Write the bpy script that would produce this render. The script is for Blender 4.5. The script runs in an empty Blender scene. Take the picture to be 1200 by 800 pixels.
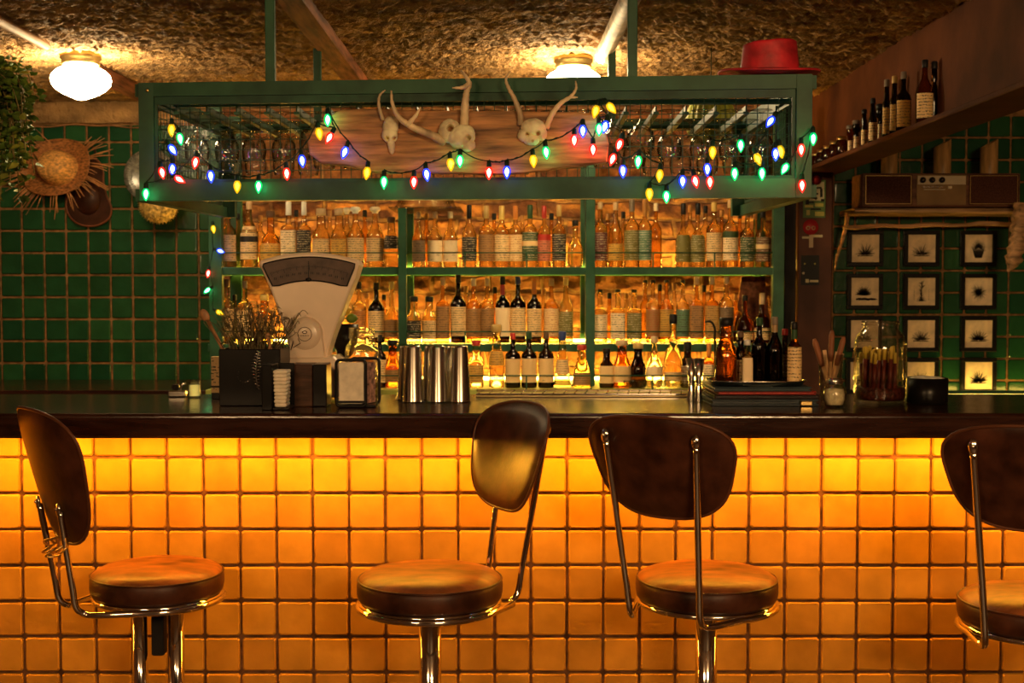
import bpy, math, random
from math import sin, cos, pi, radians, sqrt, atan2
from mathutils import Vector, Matrix, noise

random.seed(7)
SC = bpy.context.scene
COL = SC.collection

# ------------------------------------------------------------------ camera
FPX = 1500.0
CAMZ = 1.47
TH = math.atan(64.0 / FPX)
cam_d = bpy.data.cameras.new('camera')
cam_d.lens = 36.0 * FPX / 1200.0
cam_d.sensor_width = 36.0
cam_d.clip_start = 0.05
cam_d.dof.use_dof = True
cam_d.dof.focus_distance = 3.6
cam_d.dof.aperture_fstop = 5.6
cam = bpy.data.objects.new('camera', cam_d)
cam.location = (0, 0, CAMZ)
cam.rotation_euler = (pi / 2 - TH, 0, 0)
COL.objects.link(cam)
SC.camera = cam

# ------------------------------------------------------------------ world, exposure
W = bpy.data.worlds.new('world')
SC.world = W
W.use_nodes = True
W.node_tree.nodes['Background'].inputs[0].default_value = (1.0, 0.62, 0.32, 1)
W.node_tree.nodes['Background'].inputs[1].default_value = 0.03
SC.view_settings.view_transform = 'Standard'
SC.view_settings.look = 'None'
SC.view_settings.gamma = 1.0
SC.view_settings.use_curve_mapping = False
SC.view_settings.exposure = 0.0
SC.cycles.max_bounces = 10
SC.cycles.transparent_max_bounces = 24
SC.cycles.sample_clamp_indirect = 4.0
SC.cycles.caustics_reflective = False
SC.cycles.caustics_refractive = False

# strengths of the light sources of the place (the lamps themselves are built below)
L_GLOBE = 85.0          # ceiling globes
L_COUNTER = 190.0        # strip under the counter overhang
L_SHELF = 92.0          # strips behind the bottles
L_BULB = 32.0            # coloured bulbs


def area(name, loc, rot, sx, sy, power, color):
    d = bpy.data.lights.new(name, 'AREA')
    d.shape = 'RECTANGLE'
    d.size, d.size_y = sx, sy
    d.energy = power
    d.color = color
    o = bpy.data.objects.new(name, d)
    o.location = loc
    o.rotation_euler = rot
    COL.objects.link(o)
    return o


# dim room lighting on the guests' side, behind the camera
area('room_ceiling_light', (1.3, -1.2, 2.22), (radians(62), 0, radians(10)), 1.0, 0.35, 118.0, (1.0, 0.62, 0.28))
area('room_ceiling_light', (-1.6, -1.0, 2.22), (radians(60), 0, radians(-14)), 0.8, 0.3, 42.0, (1.0, 0.60, 0.27))


# ------------------------------------------------------------------ pixel -> place
def P(px, py, Y):
    dx = (px - 600.0) / FPX
    dy = -(py - 400.0) / FPX
    v = Vector((dx, dy * sin(TH) + cos(TH), dy * cos(TH) - sin(TH)))
    t = Y / v.y
    return Vector((v.x * t, Y, CAMZ + v.z * t))


def PX(px, Y):
    return (px - 600.0) / FPX * Y


def PZ(py, Y):
    return P(600, py, Y).z


# ------------------------------------------------------------------ mesh builder
class MB:
    def __init__(s):
        s.v, s.f, s.m, s.sm = [], [], [], []

    def add(s, vs, fs, mi=0, smooth=False):
        b = len(s.v)
        s.v += [Vector(p) for p in vs]
        for f in fs:
            s.f.append([b + i for i in f]); s.m.append(mi); s.sm.append(smooth)
        return s

    def box(s, a, b, mi=0, bev=0.0):
        """box between two corners, with small chamfers"""
        a, b = Vector(a), Vector(b)
        x0, x1 = min(a.x, b.x), max(a.x, b.x)
        y0, y1 = min(a.y, b.y), max(a.y, b.y)
        z0, z1 = min(a.z, b.z), max(a.z, b.z)
        k = min(bev, (x1 - x0) * .45, (y1 - y0) * .45, (z1 - z0) * .45)
        if k <= 0:
            vs = [(x, y, z) for z in (z0, z1) for y in (y0, y1) for x in (x0, x1)]
            fs = [(0, 2, 3, 1), (4, 5, 7, 6), (0, 1, 5, 4), (2, 6, 7, 3), (0, 4, 6, 2), (1, 3, 7, 5)]
            return s.add(vs, fs, mi)
        # rounded rectangle rings
        def ring(z, i):
            xa, xb, ya, yb = x0 + i, x1 - i, y0 + i, y1 - i
            c = k * .9
            return [(xa + c, ya, z), (xb - c, ya, z), (xb, ya + c, z), (xb, yb - c, z),
                    (xb - c, yb, z), (xa + c, yb, z), (xa, yb - c, z), (xa, ya + c, z)]
        rings = [ring(z0, k * .6), ring(z0 + k, 0), ring(z1 - k, 0), ring(z1, k * .6)]
        vs = sum(rings, [])
        fs = [tuple(range(7, -1, -1)), tuple(range(24, 32))]
        for r in range(3):
            for i in range(8):
                j = (i + 1) % 8
                fs.append((r * 8 + i, r * 8 + j, r * 8 + 8 + j, r * 8 + 8 + i))
        return s.add(vs, fs, mi)

    def bar(s, p, q, w, h, up=(0, 0, 1), mi=0):
        """rectangular bar between two points"""
        p, q = Vector(p), Vector(q)
        d = (q - p).normalized()
        up = Vector(up)
        if abs(d.dot(up)) > .98:
            up = Vector((0, 1, 0))
        a = d.cross(up).normalized() * (w / 2)
        b = a.cross(d).normalized() * (h / 2)
        vs = []
        for c in (p, q):
            vs += [c - a - b, c + a - b, c + a + b, c - a + b]
        return s.add(vs, [(3, 2, 1, 0), (4, 5, 6, 7), (0, 1, 5, 4), (1, 2, 6, 5), (2, 3, 7, 6), (3, 0, 4, 7)], mi)

    def tube(s, pts, r, n=8, mi=0, closed=False, smooth=True):
        pts = [Vector(p) for p in pts]
        N = len(pts)
        rs = r if isinstance(r, (list, tuple)) else [r] * N
        prev = None
        rings = []
        for i in range(N):
            if closed:
                t = (pts[(i + 1) % N] - pts[i - 1]).normalized()
            elif i == 0:
                t = (pts[1] - pts[0]).normalized()
            elif i == N - 1:
                t = (pts[-1] - pts[-2]).normalized()
            else:
                t = ((pts[i + 1] - pts[i]).normalized() + (pts[i] - pts[i - 1]).normalized())
                t = t.normalized() if t.length > 1e-6 else (pts[i + 1] - pts[i]).normalized()
            if prev is None:
                a = t.cross(Vector((0, 0, 1)))
                if a.length < .05:
                    a = t.cross(Vector((0, 1, 0)))
            else:
                a = prev - t * prev.dot(t)
            a.normalize(); prev = a
            b = t.cross(a)
            rings.append([pts[i] + (a * cos(2 * pi * k / n) + b * sin(2 * pi * k / n)) * rs[i] for k in range(n)])
        vs = sum(rings, [])
        fs = []
        R = N if closed else N - 1
        for i in range(R):
            i2 = (i + 1) % N
            for k in range(n):
                k2 = (k + 1) % n
                fs.append((i * n + k, i * n + k2, i2 * n + k2, i2 * n + k))
        if not closed:
            fs.append(tuple(range(n - 1, -1, -1)))
            fs.append(tuple((N - 1) * n + k for k in range(n)))
        return s.add(vs, fs, mi, smooth)

    def lathe(s, prof, c=(0, 0, 0), n=20, mi=0, axis='z', cap=True, arc=None, smooth=True, M=None):
        """prof: (r, z[, squareness]); axis z up, or y (towards +y)"""
        c = Vector(c)
        vs, fs = [], []
        full = arc is None
        a0, a1 = (0, 2 * pi) if full else arc
        m = n if full else n + 1
        for pr in prof:
            r, z = pr[0], pr[1]
            sq = pr[2] if len(pr) > 2 else 0
            for k in range(m):
                a = a0 + (a1 - a0) * k / n
                q = 1.0
                if sq:
                    e = 5.0
                    q = 1 + sq * ((abs(cos(a)) ** e + abs(sin(a)) ** e) ** (-1 / e) - 1)
                x, y = r * q * cos(a), r * q * sin(a)
                p = Vector((x, y, z)) if axis == 'z' else Vector((x, z, -y))
                if M is not None:
                    p = M @ p
                vs.append(c + p)
        L = len(prof)
        for i in range(L - 1):
            for k in range(n):
                k2 = (k + 1) % n if full else k + 1
                fs.append((i * m + k, i * m + k2, (i + 1) * m + k2, (i + 1) * m + k))
        if cap and full:
            if prof[0][0] > 1e-5:
                fs.append(tuple(range(m - 1, -1, -1)))
            if prof[-1][0] > 1e-5:
                fs.append(tuple((L - 1) * m + k for k in range(m)))
        return s.add(vs, fs, mi, smooth)

    def prism(s, out, y0, y1, bev=0.004, mi=0, smooth=False):
        """extrude an (x, z) outline (counter-clockwise seen from -y) from y0 (front) to y1, front edge rounded"""
        n = len(out)
        cx = sum(p[0] for p in out) / n
        cz = sum(p[1] for p in out) / n
        def inset(k):
            r = []
            for i in range(n):
                p, q, t = Vector(out[i - 1]), Vector(out[i]), Vector(out[(i + 1) % n])
                d = ((q - p).normalized() + (t - q).normalized())
                d = d.normalized() if d.length > 1e-6 else (t - q).normalized()
                nn = Vector((-d.y, d.x))
                if nn.dot(Vector((cx, cz)) - q) < 0 and n < 5:
                    nn = -nn
                r.append((q.x + nn.x * k, q.y + nn.y * k))
            return r
        lay = [(inset(bev), y0), (inset(bev * .3), y0 + bev * .3), (inset(0), y0 + bev), (out, y1)]
        vs = []
        for o, y in lay:
            vs += [(p[0], y, p[1]) for p in o]
        fs = [tuple(range(n)), tuple(3 * n + i for i in range(n - 1, -1, -1))]
        for r in range(3):
            for i in range(n):
                j = (i + 1) % n
                fs.append((r * n + i, (r + 1) * n + i, (r + 1) * n + j, r * n + j))
        return s.add(vs, fs, mi, smooth)

    def blob(s, c, r, n=14, m=10, M=None, fn=None, mi=0):
        c = Vector(c)
        vs, fs = [], []
        for i in range(m + 1):
            t = pi * i / m
            for k in range(n):
                a = 2 * pi * k / n
                p = Vector((sin(t) * cos(a), sin(t) * sin(a), -cos(t)))
                w = fn(p) if fn else p
                w = Vector((w.x * r[0], w.y * r[1], w.z * r[2]))
                if M is not None:
                    w = M @ w
                vs.append(c + w)
        for i in range(m):
            for k in range(n):
                k2 = (k + 1) % n
                fs.append((i * n + k, i * n + k2, (i + 1) * n + k2, (i + 1) * n + k))
        return s.add(vs, fs, mi, True)

    def tiles(s, xs, zs, y, gap, d, mi=0, jit=0.0006, tilt=.0006):
        """glazed tiles facing -y between grid lines; corners slightly irregular"""
        for i in range(len(xs) - 1):
            for j in range(len(zs) - 1):
                g = gap / 2
                J = lambda: random.uniform(-jit, jit)
                a, b, c, e = xs[i] + g + J(), xs[i + 1] - g + J(), zs[j] + g + J(), zs[j + 1] - g + J()
                if b - a < .006 or e - c < .006:
                    continue
                k = min(.004, (b - a) * .2, (e - c) * .2)
                cr = k * 1.3
                def oc(x0, x1, z0, z1, r, yy):
                    return [(x0 + r, yy(0), z0), (x1 - r, yy(1), z0), (x1, yy(2), z0 + r), (x1, yy(3), z1 - r),
                            (x1 - r, yy(4), z1), (x0 + r, yy(5), z1), (x0, yy(6), z1 - r), (x0, yy(7), z0 + r)]
                tx, tz = random.uniform(-tilt, tilt), random.uniform(-tilt, tilt)
                ty = [tz * -1, tx - tz, tx, tx + tz, tz, tz - tx, -tx, -tx - tz]
                o0 = oc(a, b, c, e, cr, lambda q: y)
                o1 = oc(a, b, c, e, cr, lambda q: y - d * .55 + ty[q])
                o2 = oc(a + k, b - k, c + k, e - k, cr, lambda q: y - d + ty[q])
                fs = [tuple(16 + q for q in range(8))]
                for r in range(2):
                    for q in range(8):
                        w = (q + 1) % 8
                        fs.append((r * 8 + q, r * 8 + w, r * 8 + 8 + w, r * 8 + 8 + q))
                s.add(o0 + o1 + o2, fs, mi, False)
        return s

    def grid(s, nx, ny, fn, mi=0, smooth=True):
        vs = [fn(i / nx, j / ny) for j in range(ny + 1) for i in range(nx + 1)]
        fs = [(j * (nx + 1) + i, j * (nx + 1) + i + 1, (j + 1) * (nx + 1) + i + 1, (j + 1) * (nx + 1) + i)
              for j in range(ny) for i in range(nx)]
        return s.add(vs, fs, mi, smooth)

    def xf(s, M, start=0):
        for i in range(start, len(s.v)):
            s.v[i] = M @ s.v[i]
        return s

    def build(s, name, mats, parent=None, org=None):
        """link as ONE mesh object. With a parent the vertices are in world space and are made local to it."""
        if not isinstance(mats, (list, tuple)):
            mats = [mats]
        o0 = ORG.get(parent, Vector((0, 0, 0))) if parent is not None else Vector(org or (0, 0, 0))
        me = bpy.data.meshes.new(name)
        me.from_pydata([tuple(p - o0) for p in s.v], [], s.f)
        for m in mats:
            me.materials.append(m)
        me.polygons.foreach_set('material_index', s.m)
        me.polygons.foreach_set('use_smooth', s.sm)
        me.update()
        o = bpy.data.objects.new(name, me)
        COL.objects.link(o)
        if parent is not None:
            o.parent = parent
            ORG[o] = o0
        else:
            o.location = o0
            ORG[o] = Vector(o0)
        return o


ORG = {}


def tag(o, label=None, cat=None, group=None, kind=None):
    if label: o['label'] = label
    if cat: o['category'] = cat
    if group: o['group'] = group
    if kind: o['kind'] = kind
    return o


def thing(name, label, cat, loc, group=None):
    o = bpy.data.objects.new(name, None)
    o.empty_display_size = .05
    COL.objects.link(o)
    o.location = loc
    ORG[o] = Vector(loc)
    return tag(o, label, cat, group)


# ------------------------------------------------------------------ materials
def new_mat(name):
    m = bpy.data.materials.new(name)
    m.use_nodes = True
    nt = m.node_tree
    return m, nt, nt.nodes, nt.links, nt.nodes['Principled BSDF']


def pbr(name, col, rough=.5, metal=0.0, var=0.12, vscale=12.0, bump=0.0, bscale=40.0, stretch=(1, 1, 1), col2=None,
        spec=None, coat=0.0, detail=4.0, rvar=0.0, bdist=.01):
    m, nt, N, L, B = new_mat(name)
    tc = N.new('ShaderNodeTexCoord')
    mp = N.new('ShaderNodeMapping')
    mp.inputs['Scale'].default_value = stretch
    L.new(tc.outputs['Object'], mp.inputs[0])
    nz = N.new('ShaderNodeTexNoise')
    nz.inputs['Scale'].default_value = vscale
    nz.inputs['Detail'].default_value = detail
    L.new(mp.outputs[0], nz.inputs['Vector'])
    rp = N.new('ShaderNodeValToRGB')
    c2 = col2 or tuple(min(1, c * (1 + 2.2 * var)) for c in col)
    c1 = tuple(c * (1 - 1.6 * var) for c in col)
    rp.color_ramp.elements[0].position = .32
    rp.color_ramp.elements[0].color = (*c1, 1)
    rp.color_ramp.elements[1].position = .68
    rp.color_ramp.elements[1].color = (*c2, 1)
    L.new(nz.outputs[0], rp.inputs[0])
    L.new(rp.outputs[0], B.inputs['Base Color'])
    B.inputs['Roughness'].default_value = rough
    B.inputs['Metallic'].default_value = metal
    if spec is None and metal == 0 and max(col) < .25 and rough >= .3:
        spec = .18
    if spec is not None:
        B.inputs['Specular IOR Level'].default_value = spec
    if coat:
        B.inputs['Coat Weight'].default_value = coat
        B.inputs['Coat Roughness'].default_value = .08
    if rvar:
        mr = N.new('ShaderNodeMapRange')
        mr.inputs[3].default_value = max(0, rough - rvar)
        mr.inputs[4].default_value = rough + rvar
        L.new(nz.outputs[0], mr.inputs[0])
        L.new(mr.outputs[0], B.inputs['Roughness'])
    if bump:
        n2 = N.new('ShaderNodeTexNoise')
        n2.inputs['Scale'].default_value = bscale
        n2.inputs['Detail'].default_value = 5
        L.new(mp.outputs[0], n2.inputs['Vector'])
        bp = N.new('ShaderNodeBump')
        bp.inputs['Strength'].default_value = bump
        bp.inputs['Distance'].default_value = bdist
        L.new(n2.outputs[0], bp.inputs['Height'])
        L.new(bp.outputs[0], B.inputs['Normal'])
    return m


def tile_mat(name, cols, rough=.2, bump=.25, coat=0.0):
    m, nt, N, L, B = new_mat(name)
    g = N.new('ShaderNodeNewGeometry')
    rp = N.new('ShaderNodeValToRGB')
    for i, c in enumerate(cols):
        if i < 2:
            e = rp.color_ramp.elements[i]
            e.position = i / (len(cols) - 1)
        else:
            e = rp.color_ramp.elements.new(i / (len(cols) - 1))
    for i, c in enumerate(cols):
        rp.color_ramp.elements[i].position = i / (len(cols) - 1)
        rp.color_ramp.elements[i].color = (*c, 1)
    L.new(g.outputs['Random Per Island'], rp.inputs[0])
    tc = N.new('ShaderNodeTexCoord')
    nz = N.new('ShaderNodeTexNoise')
    nz.inputs['Scale'].default_value = 9
    nz.inputs['Detail'].default_value = 4
    L.new(tc.outputs['Object'], nz.inputs['Vector'])
    mx = N.new('ShaderNodeMix')
    mx.data_type = 'RGBA'
    mx.blend_type = 'MULTIPLY'
    mx.inputs[0].default_value = .55
    L.new(rp.outputs[0], mx.inputs[6])
    r2 = N.new('ShaderNodeValToRGB')
    r2.color_ramp.elements[0].position = .3
    r2.color_ramp.elements[0].color = (.45, .45, .45, 1)
    r2.color_ramp.elements[1].position = .7
    r2.color_ramp.elements[1].color = (1, 1, 1, 1)
    L.new(nz.outputs[0], r2.inputs[0])
    L.new(r2.outputs[0], mx.inputs[7])
    L.new(mx.outputs[2], B.inputs['Base Color'])
    B.inputs['Roughness'].default_value = rough
    B.inputs['Specular IOR Level'].default_value = .12 if rough > .3 else .5
    n2 = N.new('ShaderNodeTexNoise')
    n2.inputs['Scale'].default_value = 22
    n2.inputs['Detail'].default_value = 3
    L.new(tc.outputs['Object'], n2.inputs['Vector'])
    bp = N.new('ShaderNodeBump')
    bp.inputs['Strength'].default_value = bump
    bp.inputs['Distance'].default_value = .006
    L.new(n2.outputs[0], bp.inputs['Height'])
    L.new(bp.outputs[0], B.inputs['Normal'])
    return m


def emit(name, col, strength):
    m, nt, N, L, B = new_mat(name)
    B.inputs['Base Color'].default_value = (*[min(1, c) for c in col], 1)
    B.inputs['Emission Color'].default_value = (*col, 1)
    B.inputs['Emission Strength'].default_value = strength
    B.inputs['Roughness'].default_value = .3
    nz = N.new('ShaderNodeTexNoise')
    nz.inputs['Scale'].default_value = 30
    mr = N.new('ShaderNodeMapRange')
    mr.inputs[3].default_value = .25
    mr.inputs[4].default_value = .35
    L.new(nz.outputs[0], mr.inputs[0])
    L.new(mr.outputs[0], B.inputs['Roughness'])
    return m


def glass(name, tint, edge=.35, refr=.35, ior=1.33, rough=.0):
    """glass: tinted see-through body, darker where the wall is thick at the rim, refraction and gloss"""
    m, nt, N, L, B = new_mat(name)
    N.remove(B)
    out = N['Material Output']
    lw = N.new('ShaderNodeLayerWeight')
    lw.inputs['Blend'].default_value = .45
    rp = N.new('ShaderNodeValToRGB')
    rp.color_ramp.elements[0].position = .25
    rp.color_ramp.elements[0].color = (*tint, 1)
    rp.color_ramp.elements[1].position = .95
    rp.color_ramp.elements[1].color = (*[c * edge for c in tint], 1)
    L.new(lw.outputs['Facing'], rp.inputs[0])
    tr = N.new('ShaderNodeBsdfTransparent')
    L.new(rp.outputs[0], tr.inputs[0])
    rf = N.new('ShaderNodeBsdfRefraction')
    rf.inputs['IOR'].default_value = ior
    rf.inputs['Roughness'].default_value = rough
    L.new(rp.outputs[0], rf.inputs[0])
    mx = N.new('ShaderNodeMixShader')
    mx.inputs[0].default_value = refr
    L.new(tr.outputs[0], mx.inputs[1])
    L.new(rf.outputs[0], mx.inputs[2])
    gl = N.new('ShaderNodeBsdfGlossy')
    gl.inputs['Roughness'].default_value = .04
    pw = N.new('ShaderNodeMath'); pw.operation = 'POWER'; pw.inputs[1].default_value = 4.0
    L.new(lw.outputs['Facing'], pw.inputs[0])
    fr = N.new('ShaderNodeMath'); fr.operation = 'MULTIPLY_ADD'
    L.new(pw.outputs[0], fr.inputs[0]); fr.inputs[1].default_value = .55; fr.inputs[2].default_value = .045
    nz = N.new('ShaderNodeTexNoise')
    nz.inputs['Scale'].default_value = 60
    bp = N.new('ShaderNodeBump')
    bp.inputs['Strength'].default_value = .08
    bp.inputs['Distance'].default_value = .002
    L.new(nz.outputs[0], bp.inputs['Height'])
    L.new(bp.outputs[0], gl.inputs['Normal'])
    m2 = N.new('ShaderNodeMixShader')
    L.new(fr.outputs[0], m2.inputs[0])
    L.new(mx.outputs[0], m2.inputs[1])
    L.new(gl.outputs[0], m2.inputs[2])
    L.new(m2.outputs[0], out.inputs[0])
    return m


_lab = {}


def label_mat(col, ink=(.04, .03, .02), dens=.5, scale=260.0):
    key = (col, ink, dens)
    if key in _lab:
        return _lab[key]
    m, nt, N, L, B = new_mat('printed_label')
    tc = N.new('ShaderNodeTexCoord')
    mp = N.new('ShaderNodeMapping')
    mp.inputs['Scale'].default_value = (1, 1, 1.7)
    L.new(tc.outputs['Object'], mp.inputs[0])
    nz = N.new('ShaderNodeTexNoise')
    nz.inputs['Scale'].default_value = scale
    nz.inputs['Detail'].default_value = 1
    L.new(mp.outputs[0], nz.inputs['Vector'])
    n3 = N.new('ShaderNodeTexNoise')
    n3.inputs['Scale'].default_value = 38
    n3.inputs['Detail'].default_value = 0
    L.new(mp.outputs[0], n3.inputs['Vector'])
    sx = N.new('ShaderNodeSeparateXYZ')
    L.new(tc.outputs['Object'], sx.inputs[0])
    ml = N.new('ShaderNodeMath'); ml.operation = 'MULTIPLY'; ml.inputs[1].default_value = 640
    L.new(sx.outputs[2], ml.inputs[0])
    sn = N.new('ShaderNodeMath'); sn.operation = 'SINE'
    L.new(ml.outputs[0], sn.inputs[0])
    gt = N.new('ShaderNodeMath'); gt.operation = 'GREATER_THAN'; gt.inputs[1].default_value = .1
    L.new(sn.outputs[0], gt.inputs[0])
    g2 = N.new('ShaderNodeMath'); g2.operation = 'GREATER_THAN'; g2.inputs[1].default_value = .52
    L.new(nz.outputs[0], g2.inputs[0])
    g3 = N.new('ShaderNodeMath'); g3.operation = 'GREATER_THAN'; g3.inputs[1].default_value = 1 - dens
    L.new(n3.outputs[0], g3.inputs[0])
    a = N.new('ShaderNodeMath'); a.operation = 'MULTIPLY'
    L.new(gt.outputs[0], a.inputs[0]); L.new(g2.outputs[0], a.inputs[1])
    b = N.new('ShaderNodeMath'); b.operation = 'MULTIPLY'
    L.new(a.outputs[0], b.inputs[0]); L.new(g3.outputs[0], b.inputs[1])
    mx = N.new('ShaderNodeMix'); mx.data_type = 'RGBA'
    L.new(b.outputs[0], mx.inputs[0])
    mx.inputs[6].default_value = (min(1, col[0] * 1.12), col[1] * .90, col[2] * .60, 1)
    mx.inputs[7].default_value = (*ink, 1)
    L.new(mx.outputs[2], B.inputs['Base Color'])
    B.inputs['Roughness'].default_value = .55
    _lab[key] = m
    return m


M_GREEN_PAINT = pbr('green_painted_metal', (.024, .080, .042), .42, var=.2, vscale=8, bump=.12, bscale=60, bdist=.002)
M_GREEN_WIRE = pbr('green_wire', (.02, .06, .035), .45, var=.2)
M_CEIL = pbr('rough_plaster', (.32, .175, .06), .85, var=.30, vscale=9, bump=1.0, bscale=48, bdist=.022, stretch=(1, 1.6, 1), detail=9)
M_BRICK = None
M_GROUT = pbr('brown_grout', (.24, .12, .045), .9, var=.25, vscale=30)
M_GROUT_D = pbr('dark_grout', (.13, .055, .022), .9, var=.3, vscale=30)
M_GTILE = tile_mat('green_glazed_tile', [(.010, .060, .022), (.016, .085, .030), (.010, .068, .028), (.022, .105, .034)], .2, .35)
M_YTILE = tile_mat('honey_glazed_tile', [(.53, .245, .028), (.58, .275, .034), (.48, .215, .024), (.55, .255, .03), (.45, .19, .022)], .5, .25)
M_COUNTER = pbr('dark_varnished_wood', (.026, .009, .005), .17, var=.3, vscale=5, stretch=(1, 8, 8), bump=.05, bscale=20, rvar=.06)
M_BEAM = pbr('red_brown_painted_timber', (.10, .030, .010), .8, var=.2, vscale=5, bump=.2, bscale=60, bdist=.004)
M_WOOD = pbr('brown_timber', (.20, .075, .035), .6, var=.35, vscale=6, stretch=(8, 1, 8), bump=.3, bscale=24, bdist=.006)
M_PLANK = pbr('weathered_plank', (.31, .145, .05), .62, var=.4, vscale=7, stretch=(1, 1, 9), bump=.5, bscale=14, bdist=.008, detail=7)
M_BONE = pbr('aged_bone', (.82, .66, .42), .6, var=.2, vscale=25, bump=.35, bscale=60, bdist=.004)
M_ANTLER = pbr('antler', (.62, .44, .26), .5, var=.35, vscale=18, stretch=(1, 1, .4), bump=.3, bscale=70, bdist=.003)
M_CHROME = pbr('chrome', (.75, .72, .68), .09, metal=1.0, var=.04, rvar=.03)
M_STEEL = pbr('brushed_steel', (.70, .66, .58), .2, metal=1.0, var=.06, vscale=30, stretch=(1, 1, .05), rvar=.06)
M_BRASS = pbr('aged_brass', (.62, .42, .15), .3, metal=1.0, var=.1)
M_LEATHER = pbr('dark_brown_leather', (.050, .016, .008), .40, var=.3, vscale=14, bump=.16, bscale=150, bdist=.002, rvar=.06)
M_SEAT = pbr('worn_tan_leather', (.155, .048, .014), .40, var=.45, vscale=9, bump=.22, bscale=34, bdist=.003, stretch=(1, 2.2, 1), rvar=.08, detail=7)
M_BLACK = pbr('black_lacquer', (.006, .005, .0045), .3, var=.2)
M_BLACKM = pbr('matt_black', (.012, .010, .009), .7, var=.2)
M_CREAM = pbr('cream_enamel', (.80, .62, .46), .28, var=.06, vscale=6)
M_PAPER = pbr('cream_paper', (.66, .50, .33), .8, var=.08, vscale=20)
M_WHITE = pbr('white_paper_napkin', (.78, .68, .52), .85, var=.08, vscale=40, bump=.15, bscale=90, bdist=.002)
M_INK = pbr('printing_ink', (.035, .030, .022), .8, var=.2)
M_STRAWC = pbr('straw_crown', (.62, .30, .08), .6, var=.3, vscale=60, bump=.8, bscale=110, bdist=.006, stretch=(1, 1, 2))
M_STRAW = pbr('straw_weave', (.30, .115, .030), .6, var=.4, vscale=60, bump=.8, bscale=110, bdist=.006, stretch=(1, 1, 2))
M_STRAWL = pbr('loose_straw', (.36, .16, .05), .6, var=.3)
M_RED = pbr('red_felt', (.42, .012, .020), .55, var=.25, vscale=20, bump=.25, bscale=60, bdist=.004)
M_LEAF = pbr('green_leaf', (.07, .12, .018), .65, var=.5, vscale=14)
M_LEAFY = pbr('yellow_green_leaf', (.24, .25, .03), .65, var=.4, vscale=14)
M_STEM = pbr('plant_stem', (.20, .15, .05), .6, var=.3)
M_CONC = pbr('pale_pipe_paint', (.55, .42, .27), .6, var=.25, vscale=14, bump=.3, bscale=40)
M_SPOON = pbr('olive_wood', (.33, .15, .055), .5, var=.3, vscale=20, stretch=(3, 3, 1))
M_STICK = pbr('pale_wooden_stick', (.58, .34, .15), .6, var=.25, vscale=20, stretch=(4, 4, 1))
M_DKWOOD = pbr('dark_stained_wood', (.050, .022, .012), .45, var=.3, vscale=10, stretch=(1, 6, 6), bump=.1, bscale=40)
M_WALLN = pbr('brown_painted_wall', (.10, .05, .03), .8, var=.2, vscale=4, bump=.1)
M_FLOOR = pbr('dark_floor_boards', (.05, .026, .015), .4, var=.3, vscale=4, stretch=(6, 1, 1), bump=.1)
M_SOCK = pbr('dark_green_plastic', (.006, .02, .012), .5, var=.2)
M_LIME = pbr('lime_painted_edge', (.34, .36, .06), .5, var=.1)

G_CLEAR = glass('clear_glass', (.93, .85, .66), .16, .5)
G_AMBER = glass('amber_glass', (.92, .70, .36), .35, .4)
G_WHISKY = glass('whisky_glass', (.58, .30, .10), .3, .4)
G_GREENG = glass('green_glass', (.20, .34, .10), .4, .3)
G_DARKG = glass('dark_glass', (.055, .030, .015), .5, .2)
G_JAR = glass('jar_glass', (.985, .975, .94), .62, .06, 1.15)
G_STEMWARE = glass('stemware_glass', (.985, .99, .99), .50, .08, 1.2)

E_GLOBE = emit('lit_opal_glass', (1.0, .74, .38), L_GLOBE)
E_COUNTER = emit('amber_led', (1.0, .405, .025), L_COUNTER)
E_SHELF = emit('warm_led', (1.0, .57, .07), L_SHELF)
def shell(name, tint, glow, k):
    m, nt, N, L, B = new_mat(name)
    N.remove(B)
    out = N['Material Output']
    tr = N.new('ShaderNodeBsdfTransparent'); tr.inputs[0].default_value = (*tint, 1)
    em = N.new('ShaderNodeEmission'); em.inputs[0].default_value = (*glow, 1)
    nz = N.new('ShaderNodeTexNoise'); nz.inputs['Scale'].default_value = 90
    mr = N.new('ShaderNodeMapRange'); mr.inputs[3].default_value = k * .7; mr.inputs[4].default_value = k * 1.3
    L.new(nz.outputs[0], mr.inputs[0]); L.new(mr.outputs[0], em.inputs[1])
    ad = N.new('ShaderNodeAddShader')
    L.new(tr.outputs[0], ad.inputs[0]); L.new(em.outputs[0], ad.inputs[1])
    gl = N.new('ShaderNodeBsdfGlossy'); gl.inputs['Roughness'].default_value = .1
    mx = N.new('ShaderNodeMixShader'); mx.inputs[0].default_value = .05
    L.new(ad.outputs[0], mx.inputs[1]); L.new(gl.outputs[0], mx.inputs[2])
    L.new(mx.outputs[0], out.inputs[0])
    return m


E_CORE = emit('bulb_core', (1.0, .88, .75), L_BULB)
E_COREY = emit('bulb_core_dim', (1.0, .88, .75), L_BULB * .10)
BULB = {'r': (shell('red_bulb', (1.0, .10, .075), (1.0, .035, .02), .75), 'red'),
        'g': (shell('green_bulb', (.09, 1.0, .40), (.0, .60, .16), .75), 'green'),
        'b': (shell('blue_bulb', (.10, .20, 1.0), (.02, .06, 1.0), 1.1), 'blue'),
        'y': (shell('yellow_bulb', (1.0, .70, .05), (1.0, .60, .01), .62), 'yellow')}


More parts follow.
